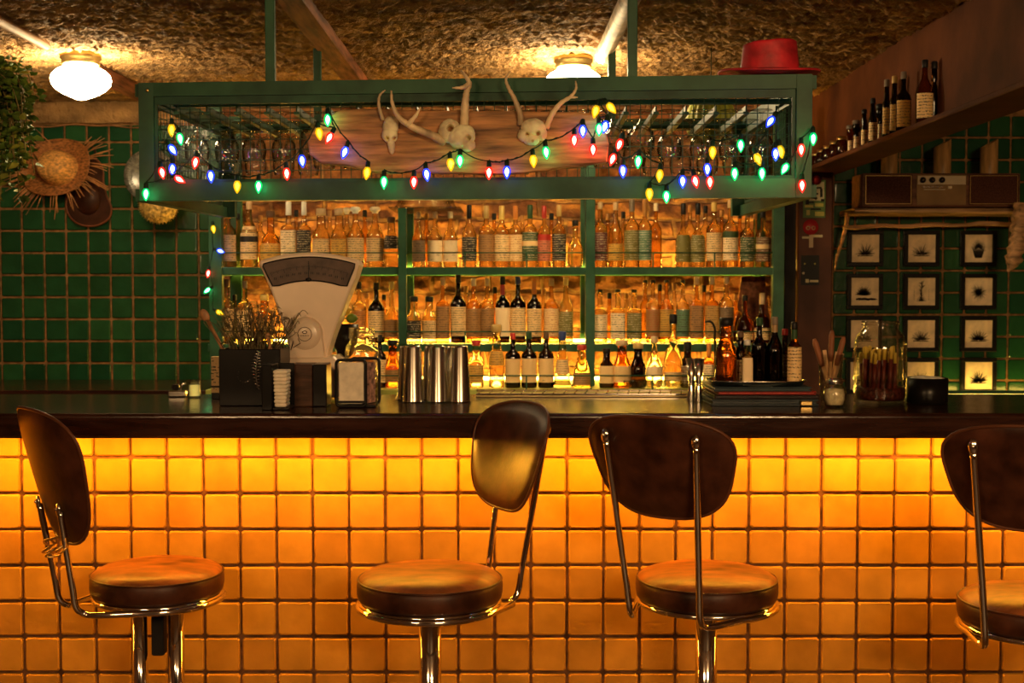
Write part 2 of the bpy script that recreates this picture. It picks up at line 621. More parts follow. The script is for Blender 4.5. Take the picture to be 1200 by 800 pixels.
def brick_mat():
    m, nt, N, L, B = new_mat('old_brickwork')
    tc = N.new('ShaderNodeTexCoord')
    mp = N.new('ShaderNodeMapping')
    mp.inputs['Rotation'].default_value = (pi / 2, 0, 0)
    L.new(tc.outputs['Object'], mp.inputs[0])
    nz0 = N.new('ShaderNodeTexNoise'); nz0.inputs['Scale'].default_value = 5
    L.new(mp.outputs[0], nz0.inputs['Vector'])
    mxv = N.new('ShaderNodeMix'); mxv.data_type = 'RGBA'; mxv.blend_type = 'LINEAR_LIGHT'
    mxv.inputs[0].default_value = .03
    L.new(mp.outputs[0], mxv.inputs[6]); L.new(nz0.outputs[1], mxv.inputs[7])
    br = N.new('ShaderNodeTexBrick')
    br.inputs['Color1'].default_value = (.32, .135, .045, 1)
    br.inputs['Color2'].default_value = (.22, .085, .028, 1)
    br.inputs['Mortar'].default_value = (.31, .165, .065, 1)
    br.inputs['Scale'].default_value = 1.0
    br.inputs['Mortar Size'].default_value = .012
    br.inputs['Mortar Smooth'].default_value = .6
    br.inputs['Brick Width'].default_value = .25
    br.inputs['Row Height'].default_value = .085
    L.new(mxv.outputs[2], br.inputs['Vector'])
    nz = N.new('ShaderNodeTexNoise'); nz.inputs['Scale'].default_value = 26; nz.inputs['Detail'].default_value = 7
    L.new(mp.outputs[0], nz.inputs['Vector'])
    mx = N.new('ShaderNodeMix'); mx.data_type = 'RGBA'; mx.blend_type = 'MULTIPLY'; mx.inputs[0].default_value = .8
    rp = N.new('ShaderNodeValToRGB')
    rp.color_ramp.elements[0].position = .3; rp.color_ramp.elements[0].color = (.35, .3, .25, 1)
    rp.color_ramp.elements[1].position = .65; rp.color_ramp.elements[1].color = (1.2, 1.1, 1, 1)
    L.new(nz.outputs[0], rp.inputs[0])
    L.new(br.outputs[0], mx.inputs[6]); L.new(rp.outputs[0], mx.inputs[7])
    L.new(mx.outputs[2], B.inputs['Base Color'])
    B.inputs['Roughness'].default_value = .85
    ad = N.new('ShaderNodeMath'); ad.operation = 'SUBTRACT'
    L.new(nz.outputs[0], ad.inputs[0]); L.new(br.outputs[1], ad.inputs[1])
    bp = N.new('ShaderNodeBump'); bp.inputs['Strength'].default_value = .9; bp.inputs['Distance'].default_value = .02
    L.new(ad.outputs[0], bp.inputs['Height'])
    L.new(bp.outputs[0], B.inputs['Normal'])
    return m


M_BRICK = brick_mat()

# ------------------------------------------------------------------ the room
CEIL = 2.33
YW = 6.0            # back wall
XL, XR = -3.1, 3.1
YB = -2.2
S = 'structure'


def mesh_struct(name, mb, mat):
    return tag(mb.build(name, mat), kind=S)


mb = MB(); mb.box((XL - .1, YB - .1, -.1), (XR + .1, YW + .3, 0))
mesh_struct('floor', mb, M_FLOOR)

def ceil_fn(u, v):
    x = XL + (-2.5 - XL) * u / .03 if u < .03 else (-2.5 + 4.0 * (u - .03) / .94 if u < .97 else 1.5 + (XR - 1.5) * (u - .97) / .03)
    y = YB + (2.7 - YB) * v / .03 if v < .03 else 2.7 + (YW + .1 - 2.7) * (v - .03) / .97
    h = 0
    if y > 2.5:
        h = .020 * noise.noise(Vector((x * 1.2, y * 1.2, 0)))
        n1 = noise.noise(Vector((x * 9, y * 14, 3)))
        n2 = noise.noise(Vector((x * 21, y * 34, 8)))
        n3 = noise.noise(Vector((x * 45, y * 70, 5)))
        n4 = noise.noise(Vector((x * 62, y * 62, 7)))
        h += .007 * n1 + .006 * n2 + .009 * n3 + .011 * n4 * abs(n4) * 2
    return (x, y, CEIL + h)


mb = MB()
# finer rows in the part that can be seen
mb.grid(440, 400, lambda u, v: ceil_fn(u, v))
c = mb.build('ceiling', M_CEIL)
c.data.flip_normals()
tag(c, kind=S)

mb = MB(); mb.box((XL - .1, YB, 0), (XL, YW + .3, CEIL + .1)); mesh_struct('wall_left', mb, M_WALLN)
mb = MB(); mb.box((XR, YB, 0), (XR + .1, YW + .3, CEIL + .1)); mesh_struct('wall_right', mb, M_WALLN)
mb = MB(); mb.box((XL - .1, YB - .1, 0), (XR + .1, YB, CEIL + .1)); mesh_struct('wall_front', mb, M_WALLN)

# back wall: green tiles left and right, rough brickwork between
TP = 0.103
xa = PX(253, YW)
xb = PX(962, YW)
mb = MB()
mb.box((XL, YW, 0), (XR, YW + .2, CEIL + .06), 0)
x0 = PX(2, YW)
xs = [x0 + TP * k for k in range(-7, 40)]
z0 = PZ(270.5, YW)
zs = [z0 + TP * k for k in range(-14, 12)]
top_t = PZ(146, YW)
zsl = [z for z in zs if z < top_t] + [top_t]
xsl = [x for x in xs if XL < x < xa] + [xa]
mb.tiles(xsl, zsl, YW, .009, .010, 1)
xr0 = PX(1052, YW)
xsr = [xb] + [xr0 + TP * k for k in range(-12, 20) if xb + .02 < xr0 + TP * k < XR]
zr0 = PZ(317, YW)
zsr = [zr0 + TP * k for k in range(-14, 14) if zr0 + TP * k < CEIL - .06]
mb.tiles(xsr, zsr, YW, .009, .010, 1)
# lumpy plaster band over the left tiles
def band(u, v):
    x = XL + (xa + .05 - XL) * u
    return (x, YW - .035 + .006 * noise.noise(Vector((x * 12, v * 4, 1))), top_t + .004 + (CEIL + .04 - top_t) * v + .006 * noise.noise(Vector((x * 7, 0, 2))) * (1 - v))
mb.grid(120, 6, band, 2)
# brickwork
def brickf(u, v):
    x = xa + (xb - xa) * u
    z = .9 + (CEIL + .05 - .9) * v
    y = YW - .03 + .02 * noise.noise(Vector((x * 6, z * 12, 4))) + .014 * noise.noise(Vector((x * 17, z * 25, 9)))
    return (x, y, z)
mb.grid(260, 130, brickf, 3)
mesh_struct('wall_back', mb, [M_GROUT, M_GTILE, M_CEIL, M_BRICK])

# cord running along the top of the tiles
mb = MB()
mb.tube([P(x, 147.5 + 1.4 * sin(x * .05) + .8 * sin(x * .13), YW - .03) for x in range(30, 175, 6)], .0035, 6)
tag(mb.build('wall_cord', M_STRAWL), 'thin tan cord running along the top edge of the green tiles', 'cord')

# wooden post and the long beam on the right
mb = MB(); mb.box(P(933, 466, 5.6) - Vector((0, 0, 1.0)), (PX(975, 5.6), 5.8, 1.99), bev=.006)
tag(mb.build('trim_1', pbr('post_paint', (.075, .026, .013), .5, var=.2, vscale=6)), kind=S)
mb = MB()
mb.box((1.36, 2.0, 1.985), (1.44, YW, CEIL + .05), bev=.01)
beam = mesh_struct('trim_2', mb, M_BEAM)
mb = MB(); mb.box((1.27, 2.4, 1.968), (1.44, 5.9, 1.985), bev=.004)
tag(mb.build('beam_shelf', M_BEAM), 'long narrow red-brown shelf board running under the sloping-looking timber beam', 'shelf')

# ceiling timbers and pipes
mb = MB(); mb.box((-.675, 2.4, CEIL - .045), (-.595, YW, CEIL + .0), bev=.004)
tag(mb.build('ceiling_batten', M_WOOD), 'flat brown timber batten crossing the rough ceiling left of centre', 'batten')
mb = MB()
mb.tube([(-1.60, 2.4, CEIL - .03), (-1.605, 4.45, CEIL - .03)], .016, 10)
tag(mb.build('electrical_conduit', pbr('tan_conduit', (.24, .12, .05), .6)), 'tan conduit running along the ceiling to the left globe lamp', 'pipe')
mb = MB(); mb.box((-1.64, 4.75, CEIL - .05), (-1.585, YW - .05, CEIL), bev=.004)
tag(mb.build('ceiling_batten', M_WOOD), 'dark timber batten on the ceiling behind the left globe lamp', 'batten')
mb = MB(); mb.tube([(.345, 2.4, CEIL - .04), (.335, 3.6, CEIL - .045), (.325, 4.62, CEIL - .035)], .030, 12)
tag(mb.build('ceiling_pipe', M_CONC), 'pale painted pipe on the ceiling beside the second globe lamp', 'pipe')


# ------------------------------------------------------------------ ceiling globes
def globe_lamp(px, py_top, Y, R, label):
    c = Vector((P(px, py_top + 10, Y).x, Y, CEIL))
    t = thing('ceiling_lamp', label, 'ceiling lamp', c, 'opal glass ceiling globes')
    s = R / .113
    MB().lathe([(.060 * s, .02), (.078 * s, .0), (.078 * s, -.018 * s), (.070 * s, -.024 * s), (.072 * s, -.034 * s), (.066 * s, -.045 * s)], c, 28).build('fitter', M_BRASS, t)
    pr = [(.062, -.040), (.066, -.050), (.090, -.062), (.108, -.080), (.113, -.098), (.108, -.118), (.092, -.136), (.066, -.152),
          (.038, -.164), (.018, -.172), (0.0005, -.176)]
    MB().lathe([(a * s, b * s) for a, b in pr], c, 32, cap=False).build('globe', E_GLOBE, t)
    return t


globe_lamp(94.5, 60, 4.78, .109, 'lit white schoolhouse globe lamp at the upper left of the ceiling')
globe_lamp(672, 62, 4.85, .108, 'lit white globe lamp half hidden behind the green cage top rail')

# ------------------------------------------------------------------ the bar counter
CT = 1.118      # top of the counter
YF, YK, YT = 3.55, 4.19, 3.75
bar = thing('bar_counter', 'long bar counter with dark wooden top and amber-lit honey tiled front', 'bar counter', (0, 3.9, 0))
mb = MB()
def roundslab(mb, x0, x1, y0, y1, z0, z1, r):
    prof = []
    for k in range(6):
        a = pi / 2 * k / 5
        prof.append((y0 + r - r * sin(a), z1 - r + r * cos(a)))
    prof += [(y0, z0 + .008), (y0 + .008, z0), (y1, z0), (y1, z1)]
    n = len(prof)
    N = 12
    vs = []
    for i in range(N + 1):
        x = x0 + (x1 - x0) * i / N
        vs += [(x, p[0], p[1]) for p in prof]
    fs = []
    for i in range(N):
        for k in range(n):
            k2 = (k + 1) % n
            fs.append((i * n + k, i * n + k2, (i + 1) * n + k2, (i + 1) * n + k))
    fs.append(tuple(range(n - 1, -1, -1))); fs.append(tuple(N * n + k for k in range(n)))
    mb.add(vs, fs)
roundslab(mb, XL + .02, XR - .02, YF, YK, 1.048, CT, .012)
mb.build('countertop', M_COUNTER, bar)
mb = MB()
mb.box((XL + .02, YT, 0.0), (XR - .02, YT + .10, 1.048), 0)
tp = 42.8 / 400
x0 = PX(108.5, YT)
xs = [XL + .03] + [x0 + tp * k for k in range(-20, 45) if XL + .04 < x0 + tp * k < XR - .04] + [XR - .03]
z0 = PZ(535.5, YT)
tz = .1064
zs = [.02] + [z0 + tz * k for k in range(-10, 1) if z0 + tz * k > .03] + [1.046]
mb.tiles(xs, zs, YT, .0075, .010, 1, jit=.0012, tilt=.001)
mb.build('tiled_front', [M_GROUT_D, M_YTILE], bar)
MB().box((XL + .05, YF + .055, 1.0425), (XR - .05, YF + .070, 1.0476)).build('light_strip', E_COUNTER, bar)
# working side of the bar
MB().box((XL + .02, YT + .10, .10), (XR - .02, YT + .40, 1.0), bev=.004).build('rear_cabinet', M_DKWOOD, bar)

# ------------------------------------------------------------------ back counter and shelving
YS0, YS1 = 5.50, 5.93
ZB = PZ(456, 5.33)
bc = thing('back_counter', 'back counter under the bottle shelves with lime painted front edge', 'counter', (0, 5.6, 0))
MB().box((XL + .02, 5.32, 0), (PX(905, 5.30), YW - .075, ZB - .0301), bev=.003).build('cabinet', M_DKWOOD, bc)
MB().box((PX(905, 5.30) + .002, 5.32, 0), (XR - .02, YW - .075, PZ(461, 5.9) - .0125), bev=.003).build('cabinet', M_DKWOOD, bc)
MB().box((PX(1060, 5.88), 5.872, PZ(461, 5.9) + .0005), (XR - .1, 5.878, PZ(461, 5.9) + .0165)).build('ledge_lip', M_GREEN_PAINT, bc)
MB().box((PX(1095, 5.9), 5.895, PZ(461, 5.9) + .0005), (XR - .1, 5.91, PZ(461, 5.9) + .0125)).build('light_strip', emit('soft_led', (1.0, .62, .10), 22.0), bc)
mb = MB()
mb.box((PX(240, 5.30), 5.30, ZB - .03), (PX(905, 5.30), YW - .075, ZB), bev=.002)
mb.build('worktop', M_LIME, bc)
ZR2 = PZ(461, 5.9)
mb = MB(); mb.box((PX(905, 5.30) + .001, 5.30, ZR2 - .012), (XR - .02, YW - .075, ZR2), bev=.002)
mb.build('dark_worktop', M_COUNTER, bc)
mb = MB(); mb.box((XL + .02, 5.30, ZB - .03), (PX(240, 5.30) - .001, YW - .075, ZB - .002), bev=.002)
mb.build('dark_worktop', M_COUNTER, bc)
MB().box((PX(265, 5.9), 5.885, ZB + .001), (PX(900, 5.9), 5.90, ZB + .012)).build('light_strip', E_SHELF, bc)
MB().box((PX(262, 5.3), 5.305, ZB - .042), (PX(835, 5.3), 5.315, ZB - .0305)).build('light_strip', E_SHELF, bc)

sh = thing('bottle_shelving', 'green painted metal shelving with lit glass shelves in front of brickwork', 'shelving', (0, 5.7, ZB))
ZS1 = PZ(313, YS0)
ZS2 = PZ(403, YS0)
xl0, xr1 = PX(243, YS0), PX(918, YS0)
th = .033
for a, b, zt in ((PX(246, YS0), PX(261, YS0), 2.25), (PX(467, YS0), PX(476.5, YS0), PZ(244, YS0)), (PX(686, YS0), PX(697, YS0), 2.2), (PX(905, YS0), PX(918, YS0), 2.25)):
    z_low = ZB + .001 if a > PX(600, YS0) or a < PX(300, YS0) else ZS2 + .0
    MB().box((a, YS0 - .012, z_low), (b, YS0 + .03, zt), bev=.002).build('front_post', M_GREEN_PAINT, sh)
    MB().box((a, YS1 - .03, z_low), (b, YS1, zt), bev=.002).build('rear_post', M_GREEN_PAINT, sh)
for z in (ZS1, ZS2):
    mb = MB()
    mb.box((xl0, YS0, z - th), (xr1, YS0 + .02, z), bev=.002)
    mb.box((xl0, YS1 - .02, z - th), (xr1, YS1, z), bev=.002)
    for x in (xl0, PX(467, YS0), PX(686, YS0), xr1 - .02):
        mb.box((x, YS0 + .02, z - th), (x + .02, YS1 - .02, z - .004), bev=.001)
    mb.build('shelf_frame', M_GREEN_PAINT, sh)
    MB().box((xl0 + .01, YS0 + .021, z - .008), (xr1 - .01, YS1 - .045, z - .001)).build('glass_shelf', G_CLEAR, sh)
    MB().box((xl0 + .03, YS1 - .040, z - .010), (xr1 - .03, YS1 - .022, z + .004)).build('light_strip', E_SHELF, sh)
for py, base in ((296, 313), (388.5, 403), (440, 456)):
    mb = MB()
    YG = YS0 + .005 if base != 456 else 5.325
    z = PZ(py, YG)
    zb = PZ(base, YS0) if base != 456 else ZB + .001
    mb.tube([(xl0 + .05, YG, z), (xr1 - .03, YG, z)], .0032, 6)
    for px in ((545, 617, 765, 837) if base == 313 else (545, 617, 837) if base == 403 else (617, 693, 765)):
        mb.bar((PX(px, YG), YG, zb), (PX(px, YG), YG, z), .006, .006)
    mb.build('guard_rail', M_GREEN_PAINT, sh)


mb = MB(); mb.box((PX(919, 5.52), 5.52, ZB + .0), (PX(932, 5.52), 5.585, 2.25), bev=.003)  # black strip added as the shade of the gap between shelving and post
tag(mb.build('gap_shade_strip', M_BLACKM), kind=S)
mb = MB()
mb.prism([(P(x, y, 5.80).x, P(x, y, 5.80).z) for x, y in ((858, 401.5), (906, 401.5), (896, 324), (869, 324))], 5.80, 5.815, bev=.002)
tag(mb.build('wooden_board', M_WOOD, org=(P(882, 402, 5.8).x, 5.80, ZS2)), 'brown tapered board standing behind the whisky bottles at the right of the middle shelf', 'board')


# ------------------------------------------------------------------ bottles
ORD = ['first', 'second', 'third', 'fourth', 'fifth', 'sixth', 'seventh', 'eighth', 'ninth', 'tenth', 'eleventh', 'twelfth',
       'thirteenth', 'fourteenth', 'fifteenth', 'sixteenth', 'seventeenth', 'eighteenth', 'nineteenth', 'twentieth',
       'twenty-first', 'twenty-second', 'twenty-third', 'twenty-fourth', 'twenty-fifth', 'twenty-sixth', 'twenty-seventh',
       'twenty-eighth', 'twenty-ninth', 'thirtieth', 'thirty-first', 'thirty-second', 'thirty-third', 'thirty-fourth']
C = {'cream': (.80, .67, .44), 'white': (.88, .83, .70), 'black': (.012, .011, .010), 'tan': (.34, .21, .09), 'olive': (.16, .17, .05),
     'brown': (.14, .08, .045), 'yellow': (.62, .42, .10), 'green': (.03, .075, .03), 'pink': (.55, .20, .14), 'purple': (.10, .025, .03),
     'teal': (.10, .24, .20), 'grey': (.20, .16, .12), 'red': (.45, .03, .02), 'orange': (.65, .22, .03), 'blue': (.03, .05, .16),
     'cork': (.55, .38, .20), 'gold': (.5, .33, .10), 'amber': (.45, .2, .04)}
CAPM = {}
def capm(k):
    if k not in CAPM:
        CAPM[k] = pbr('cap_' + k, C[k], .4, var=.12)
    return CAPM[k]
GL = {'clear': G_CLEAR, 'amber': G_AMBER, 'whisky': G_WHISKY, 'green': G_GREENG, 'dark': G_DARKG}
GLN = {'clear': 'clear', 'amber': 'amber', 'whisky': 'dark amber', 'green': 'green', 'dark': 'dark'}


def profile(style, h, r):
    """bottle outlines, as (radius, height, squareness)"""
    n = max(.0085, r * .30)
    if style == 'wine':
        return [(r * .9, 0), (r, .004), (r, h * .58), (r * .92, h * .635), (r * .62, h * .68), (n * 1.1, h * .73), (n, h * .80), (n, h)], .10, .53
    if style == 'slope':
        return [(r * .92, 0), (r, .004), (r, h * .50), (r * .95, h * .56), (r * .72, h * .64), (n * 1.3, h * .73), (n, h * .82), (n, h)], .10, .48
    if style == 'square':
        return [(r * .86, 0, 1), (r * .90, .004, 1), (r * .90, h * .60, 1), (r * .80, h * .64, .9), (n * 1.3, h * .675, 0), (n, h * .72, 0), (n, h, 0)], .08, .56
    if style == 'flask':
        return [(r * .75, 0), (r * .95, h * .06), (r, h * .22), (r * .97, h * .38), (r * .75, h * .54), (n * 1.3, h * .62), (n * 1.1, h * .72), (n * 1.2, h)], .14, .40
    if style == 'squat':
        return [(r * .9, 0, .5), (r, .005, .5), (r, h * .52, .5), (r * .86, h * .62, .4), (n * 1.8, h * .70, 0), (n * 1.6, h * .86, 0), (n * 1.6, h, 0)], .10, .48
    if style == 'decanter':
        return [(r * .9, 0), (r, .006), (r, h * .42), (r * .9, h * .55), (n * 2.0, h * .66), (n * 1.7, h * .80), (n * 1.9, h)], .12, .38
    if style == 'tallneck':
        return [(r * .9, 0), (r, .005), (r * 1.0, h * .42), (r * .8, h * .52), (n * 1.2, h * .60), (n, h * .66), (n, h)], .10, .38
    if style == 'conic':
        return [(r * .95, 0), (r, .005), (r * .97, h * .1), (r * .72, h * .45), (n * 1.6, h * .66), (n * 1.3, h * .8), (n * 1.3, h)], .08, .36


def make_bottle(cx, Y, zb, h, r, style, gl, lab, cap, label, group=None, band=None, cap_h=None, name='bottle', zone=None, knob=False, ink=None, dens=.6, neck=None):
    pr, l0, l1 = profile(style, h * .965, r)
    if zone: l0, l1 = zone
    base = Vector((cx, Y, zb))
    t = thing(name, label, 'bottle', base, group)
    n = 18
    MB().lathe(pr, base, n).build('glass_body', GL[gl], t)
    rl = max(p[0] for p in pr)
    sq = pr[2][2] if len(pr[2]) > 2 else 0
    def rad(z):
        for i in range(len(pr) - 1):
            if pr[i][1] <= z <= pr[i + 1][1] and pr[i + 1][1] > pr[i][1]:
                f = (z - pr[i][1]) / (pr[i + 1][1] - pr[i][1])
                return pr[i][0] * (1 - f) + pr[i + 1][0] * f
        return pr[-1][0]
    if lab:
        mb = MB()
        zz = [l0 * h + (l1 - l0) * h * k / 4 for k in range(5)]
        mb.lathe([(rad(z) + .0012, z, sq) for z in zz], base, 14, arc=(-pi / 2 - 1.25, -pi / 2 + 1.25))
        mats = [label_mat(C[lab], ink or ((.6, .5, .3) if lab in ('black', 'green', 'purple', 'brown', 'olive', 'blue') else (.05, .035, .02)), dens)]
        if band:
            bz = [l0 * h + (l1 - l0) * h * k for k in (.52, .70)] if band[1] == 'm' else [l0 * h + (l1 - l0) * h * k for k in (.78, 1.0)]
            mb.lathe([(rad(z) + .0020, z, sq) for z in bz], base, 14, mi=1, arc=(-pi / 2 - 1.25, -pi / 2 + 1.25))
            mats.append(label_mat(C[band[0]], dens=.0))
        mb.build('label', mats, t)
    nr = pr[-1][0]
    ch = cap_h or h * .12
    if knob:
        MB().lathe([(nr * 1.1, h - ch * .95), (nr * 1.15, h - ch * .75), (nr * 1.9, h - ch * .55), (nr * 2.1, h - ch * .3), (nr * 1.5, h - ch * .05), (.0005, h)], base, 14, cap=False).build('cap', capm(cap), t)
    else:
        MB().lathe([(nr * 1.10, h - ch), (nr * 1.16, h - ch + .002), (nr * 1.16, h - .003), (nr * .95, h)], base, 14).build('cap', capm(cap), t)
    if neck:
        MB().lathe([(nr * 1.08, h - ch * 2.3), (nr * 1.08, h - ch * 1.02)], base, 14, cap=False).build('neck_band', capm(neck), t)
    return t


def row(items, Y, py_base, place, group, zb):
    for i, it in enumerate(items):
        px, top, wpx, style, gl, lab, cap = it[:7]
        kw = it[7] if len(it) > 7 else {}
        dY = kw.pop('dy', 0) if kw else 0
        Yi = Y + dY
        cx = PX(px, Yi)
        h = PZ(top, Yi) - zb
        r = wpx * 1.02 / 2 / FPX * Yi
        d = {'label': ''}
        lname = (lab + ' labelled ' if lab else 'unlabelled ')
        lb = '%s%s bottle with %s cap, %s from left %s' % (lname, GLN[gl], cap, ORD[i], place)
        make_bottle(cx, Yi, zb, h, r, style, gl, lab, cap, lb, group, **kw)


YBt = 5.60
zt = ZS1 + .0015
top_row = [
    (268, 242, 20, 'wine', 'clear', 'cream', 'orange', dict(cap_h=.05)),
    (293, 236, 20, 'slope', 'clear', 'cream', 'cork', dict(band=('black', 'm'), zone=(.12, .62))),
    (318, 247, 24, 'flask', 'amber', 'yellow', 'brown', dict(zone=(.10, .42))),
    (339, 236, 19, 'square', 'clear', 'white', 'white', dict(cap_h=.06)),
    (357, 236, 17, 'square', 'clear', 'black', 'white', dict(cap_h=.06)),
    (377, 244, 20, 'squat', 'clear', 'cream', 'cork', dict(dens=.6)),
    (398, 244, 19, 'squat', 'clear', 'yellow', 'cork'),
    (407, 243, 15, 'wine', 'clear', None, 'cream', dict(dy=.12, knob=True)),
    (417, 242, 20, 'slope', 'clear', 'cream', 'white', dict(knob=True, dens=.75)),
    (440, 242, 20, 'slope', 'clear', 'cream', 'cream', dict(knob=True, dens=.75)),
    (459, 254, 17, 'squat', 'clear', 'black', 'brown', dict(zone=(.36, .62))),
    (491, 248, 15, 'slope', 'clear', 'grey', 'cork'),
    (510, 248, 17, 'slope', 'clear', 'white', 'cork', dict(dens=.3)),
    (528, 248, 17, 'slope', 'clear', 'white', 'cream', dict(dens=.3)),
    (550, 240, 17, 'slope', 'clear', 'black', 'black', dict(cap_h=.06)),
    (570, 241, 18, 'wine', 'clear', 'tan', 'gold', dict(cap_h=.055)),
    (588, 241, 18, 'wine', 'clear', 'cream', 'yellow', dict(cap_h=.06)),
    (604, 241, 16, 'wine', 'clear', 'cream', 'orange', dict(cap_h=.06, ink=(.4, .1, .03))),
    (621, 240, 18, 'wine', 'clear', 'green', 'green', dict(cap_h=.06, band=('cream', 'm'), zone=(.1, .56))),
    (637.5, 241, 15, 'wine', 'clear', 'pink', 'red', dict(cap_h=.055, band=('red', 't'))),
    (655, 240, 16, 'wine', 'clear', 'black', 'gold', dict(cap_h=.05)),
    (674, 258, 18, 'flask', 'clear', None, 'black'),
    (703, 237, 17, 'wine', 'clear', 'purple', 'cork', dict(cap_h=.03)),
    (721, 237, 17, 'slope', 'clear', 'yellow', 'cork', dict(zone=(.1, .36))),
    (740, 232, 18, 'wine', 'clear', 'olive', 'grey', dict(cap_h=.06)),
    (755, 232, 16, 'wine', 'clear', 'teal', 'amber', dict(cap_h=.08, ink=(.7, .65, .5))),
    (768, 238, 14, 'wine', 'amber', None, 'cream', dict(dy=.08)),
    (800, 238, 17, 'tallneck', 'clear', 'olive', 'black', dict(zone=(.08, .50), cap_h=.05, dens=.35)),
    (817, 238, 17, 'tallneck', 'clear', 'olive', 'black', dict(zone=(.08, .50), cap_h=.05)),
    (836, 237, 18, 'wine', 'clear', 'cream', 'yellow', dict(cap_h=.04)),
    (855, 234, 18, 'wine', 'clear', 'white', 'cork', dict(band=('green', 't'))),
    (875, 247, 17, 'wine', 'clear', 'green', 'brown'),
    (893, 247, 17, 'wine', 'clear', 'brown', 'black', dict(band=('cream', 'm'))),
]
row(top_row, YBt, 312, 'on top bottle shelf', 'bottles on the top shelf', zt)
z2 = ZS2 + .0015
second_row = [
    (266, 327, 18, 'wine', 'clear', 'cream', 'brown'),
    (287, 329, 18, 'wine', 'clear', 'cream', 'grey'),
    (310, 345, 18, 'squat', 'amber', 'yellow', 'yellow'),
    (421, 330, 16, 'wine', 'clear', 'amber', 'black'),
    (441, 331, 19, 'wine', 'dark', 'cream', 'black', dict(dens=.75)),
    (459, 330, 17, 'tallneck', 'clear', 'tan', 'yellow'),
    (485, 347, 17, 'squat', 'clear', 'black', 'black'),
    (503, 347, 17, 'squat', 'clear', 'cream', 'black'),
    (519, 325, 17, 'square', 'amber', 'tan', 'cork'),
    (537, 322, 18, 'wine', 'dark', 'cream', 'black'),
    (555, 326, 17, 'wine', 'amber', 'tan', 'cream'),
    (571, 326, 16, 'wine', 'clear', 'tan', 'cork'),
    (589, 324, 17, 'wine', 'dark', 'white', 'black', dict(neck='red', dens=.2)),
    (607, 324, 18, 'wine', 'dark', 'cream', 'blue', dict(dens=.7)),
    (626, 326, 17, 'wine', 'dark', 'cream', 'orange', dict(cap_h=.07, dens=.7)),
    (646, 326, 17, 'wine', 'amber', 'cream', 'tan', dict(ink=(.4, .06, .03))),
    (663, 325, 17, 'slope', 'clear', 'olive', 'yellow'),
    (703, 339, 17, 'wine', 'clear', 'white', 'black', dict(cap_h=.012)),
    (724, 339, 18, 'square', 'clear', 'white', 'black', dict(cap_h=.012)),
    (743, 339, 18, 'square', 'clear', 'olive', 'black', dict(cap_h=.012)),
    (756, 328, 12, 'wine', 'amber', None, 'black', dict(dy=.10, cap_h=.012)),
    (765, 328, 16, 'wine', 'clear', 'tan', 'black', dict(cap_h=.012, ink=(.4, .08, .03), dens=.8)),
    (781, 328, 16, 'wine', 'amber', 'yellow', 'black', dict(cap_h=.012)),
    (800, 328, 15, 'wine', 'clear', 'teal', 'black', dict(cap_h=.012)),
    (816, 324, 17, 'square', 'amber', 'tan', 'cork'),
    (834, 324, 17, 'square', 'amber', 'gold', 'cork'),
    (851, 323, 17, 'wine', 'clear', 'grey', 'cork'),
    (873, 346, 19, 'tallneck', 'whisky', 'cream', 'black', dict(zone=(.06, .25))),
    (893, 343, 19, 'tallneck', 'whisky', 'cream', 'cork', dict(zone=(.06, .30), cap_h=.05)),
]
row(second_row, YBt, 402, 'on middle bottle shelf', 'bottles on the middle shelf', z2)
third_row = [
    (300, 392, 18, 'wine', 'dark', 'cream', 'black'),
    (445, 392, 15, 'wine', 'dark', 'cream', 'black'),
    (460, 398, 18, 'decanter', 'whisky', 'tan', 'black'),
    (558, 398, 17, 'squat', 'clear', 'yellow', 'red', dict(dens=.8)),
    (582, 380, 18, 'decanter', 'clear', 'yellow', 'gold', dict(zone=(.36, .58))),
    (601, 390, 18, 'wine', 'dark', 'cream', 'red', dict(dens=.15)),
    (620, 389, 18, 'wine', 'dark', 'cream', 'green', dict(dens=.3)),
    (640, 389, 18, 'wine', 'dark', 'cream', 'brown', dict(dens=.3)),
    (659, 388, 20, 'conic', 'clear', 'cream', 'blue', dict(zone=(.25, .50), cap_h=.04)),
    (682, 404, 24, 'conic', 'amber', 'tan', 'red', dict(dens=.8)),
    (711, 408, 17, 'squat', 'dark', 'cream', 'black', dict(zone=(.12, .56), dens=.2)),
    (729, 398, 21, 'decanter', 'whisky', 'cream', 'cork', dict(zone=(.12, .46), dens=.2)),
    (748, 402, 18, 'decanter', 'dark', None, 'gold'),
    (767, 394, 20, 'flask', 'clear', 'white', 'cork', dict(zone=(.22, .42), dens=.1)),
    (789, 368, 22, 'flask', 'clear', 'cream', 'black', dict(zone=(.10, .22), cap_h=.04)),
    (806, 400, 16, 'squat', 'dark', 'brown', 'black', dict(cap_h=.04)),
    (831, 402, 14, 'wine', 'whisky', 'white', 'orange', dict(cap_h=.06)),
    (845, 398, 14, 'wine', 'dark', 'cream', 'black'),
]
row(third_row, 5.405, 455, 'on lime back counter', 'bottles on the back counter', ZB + .0015)
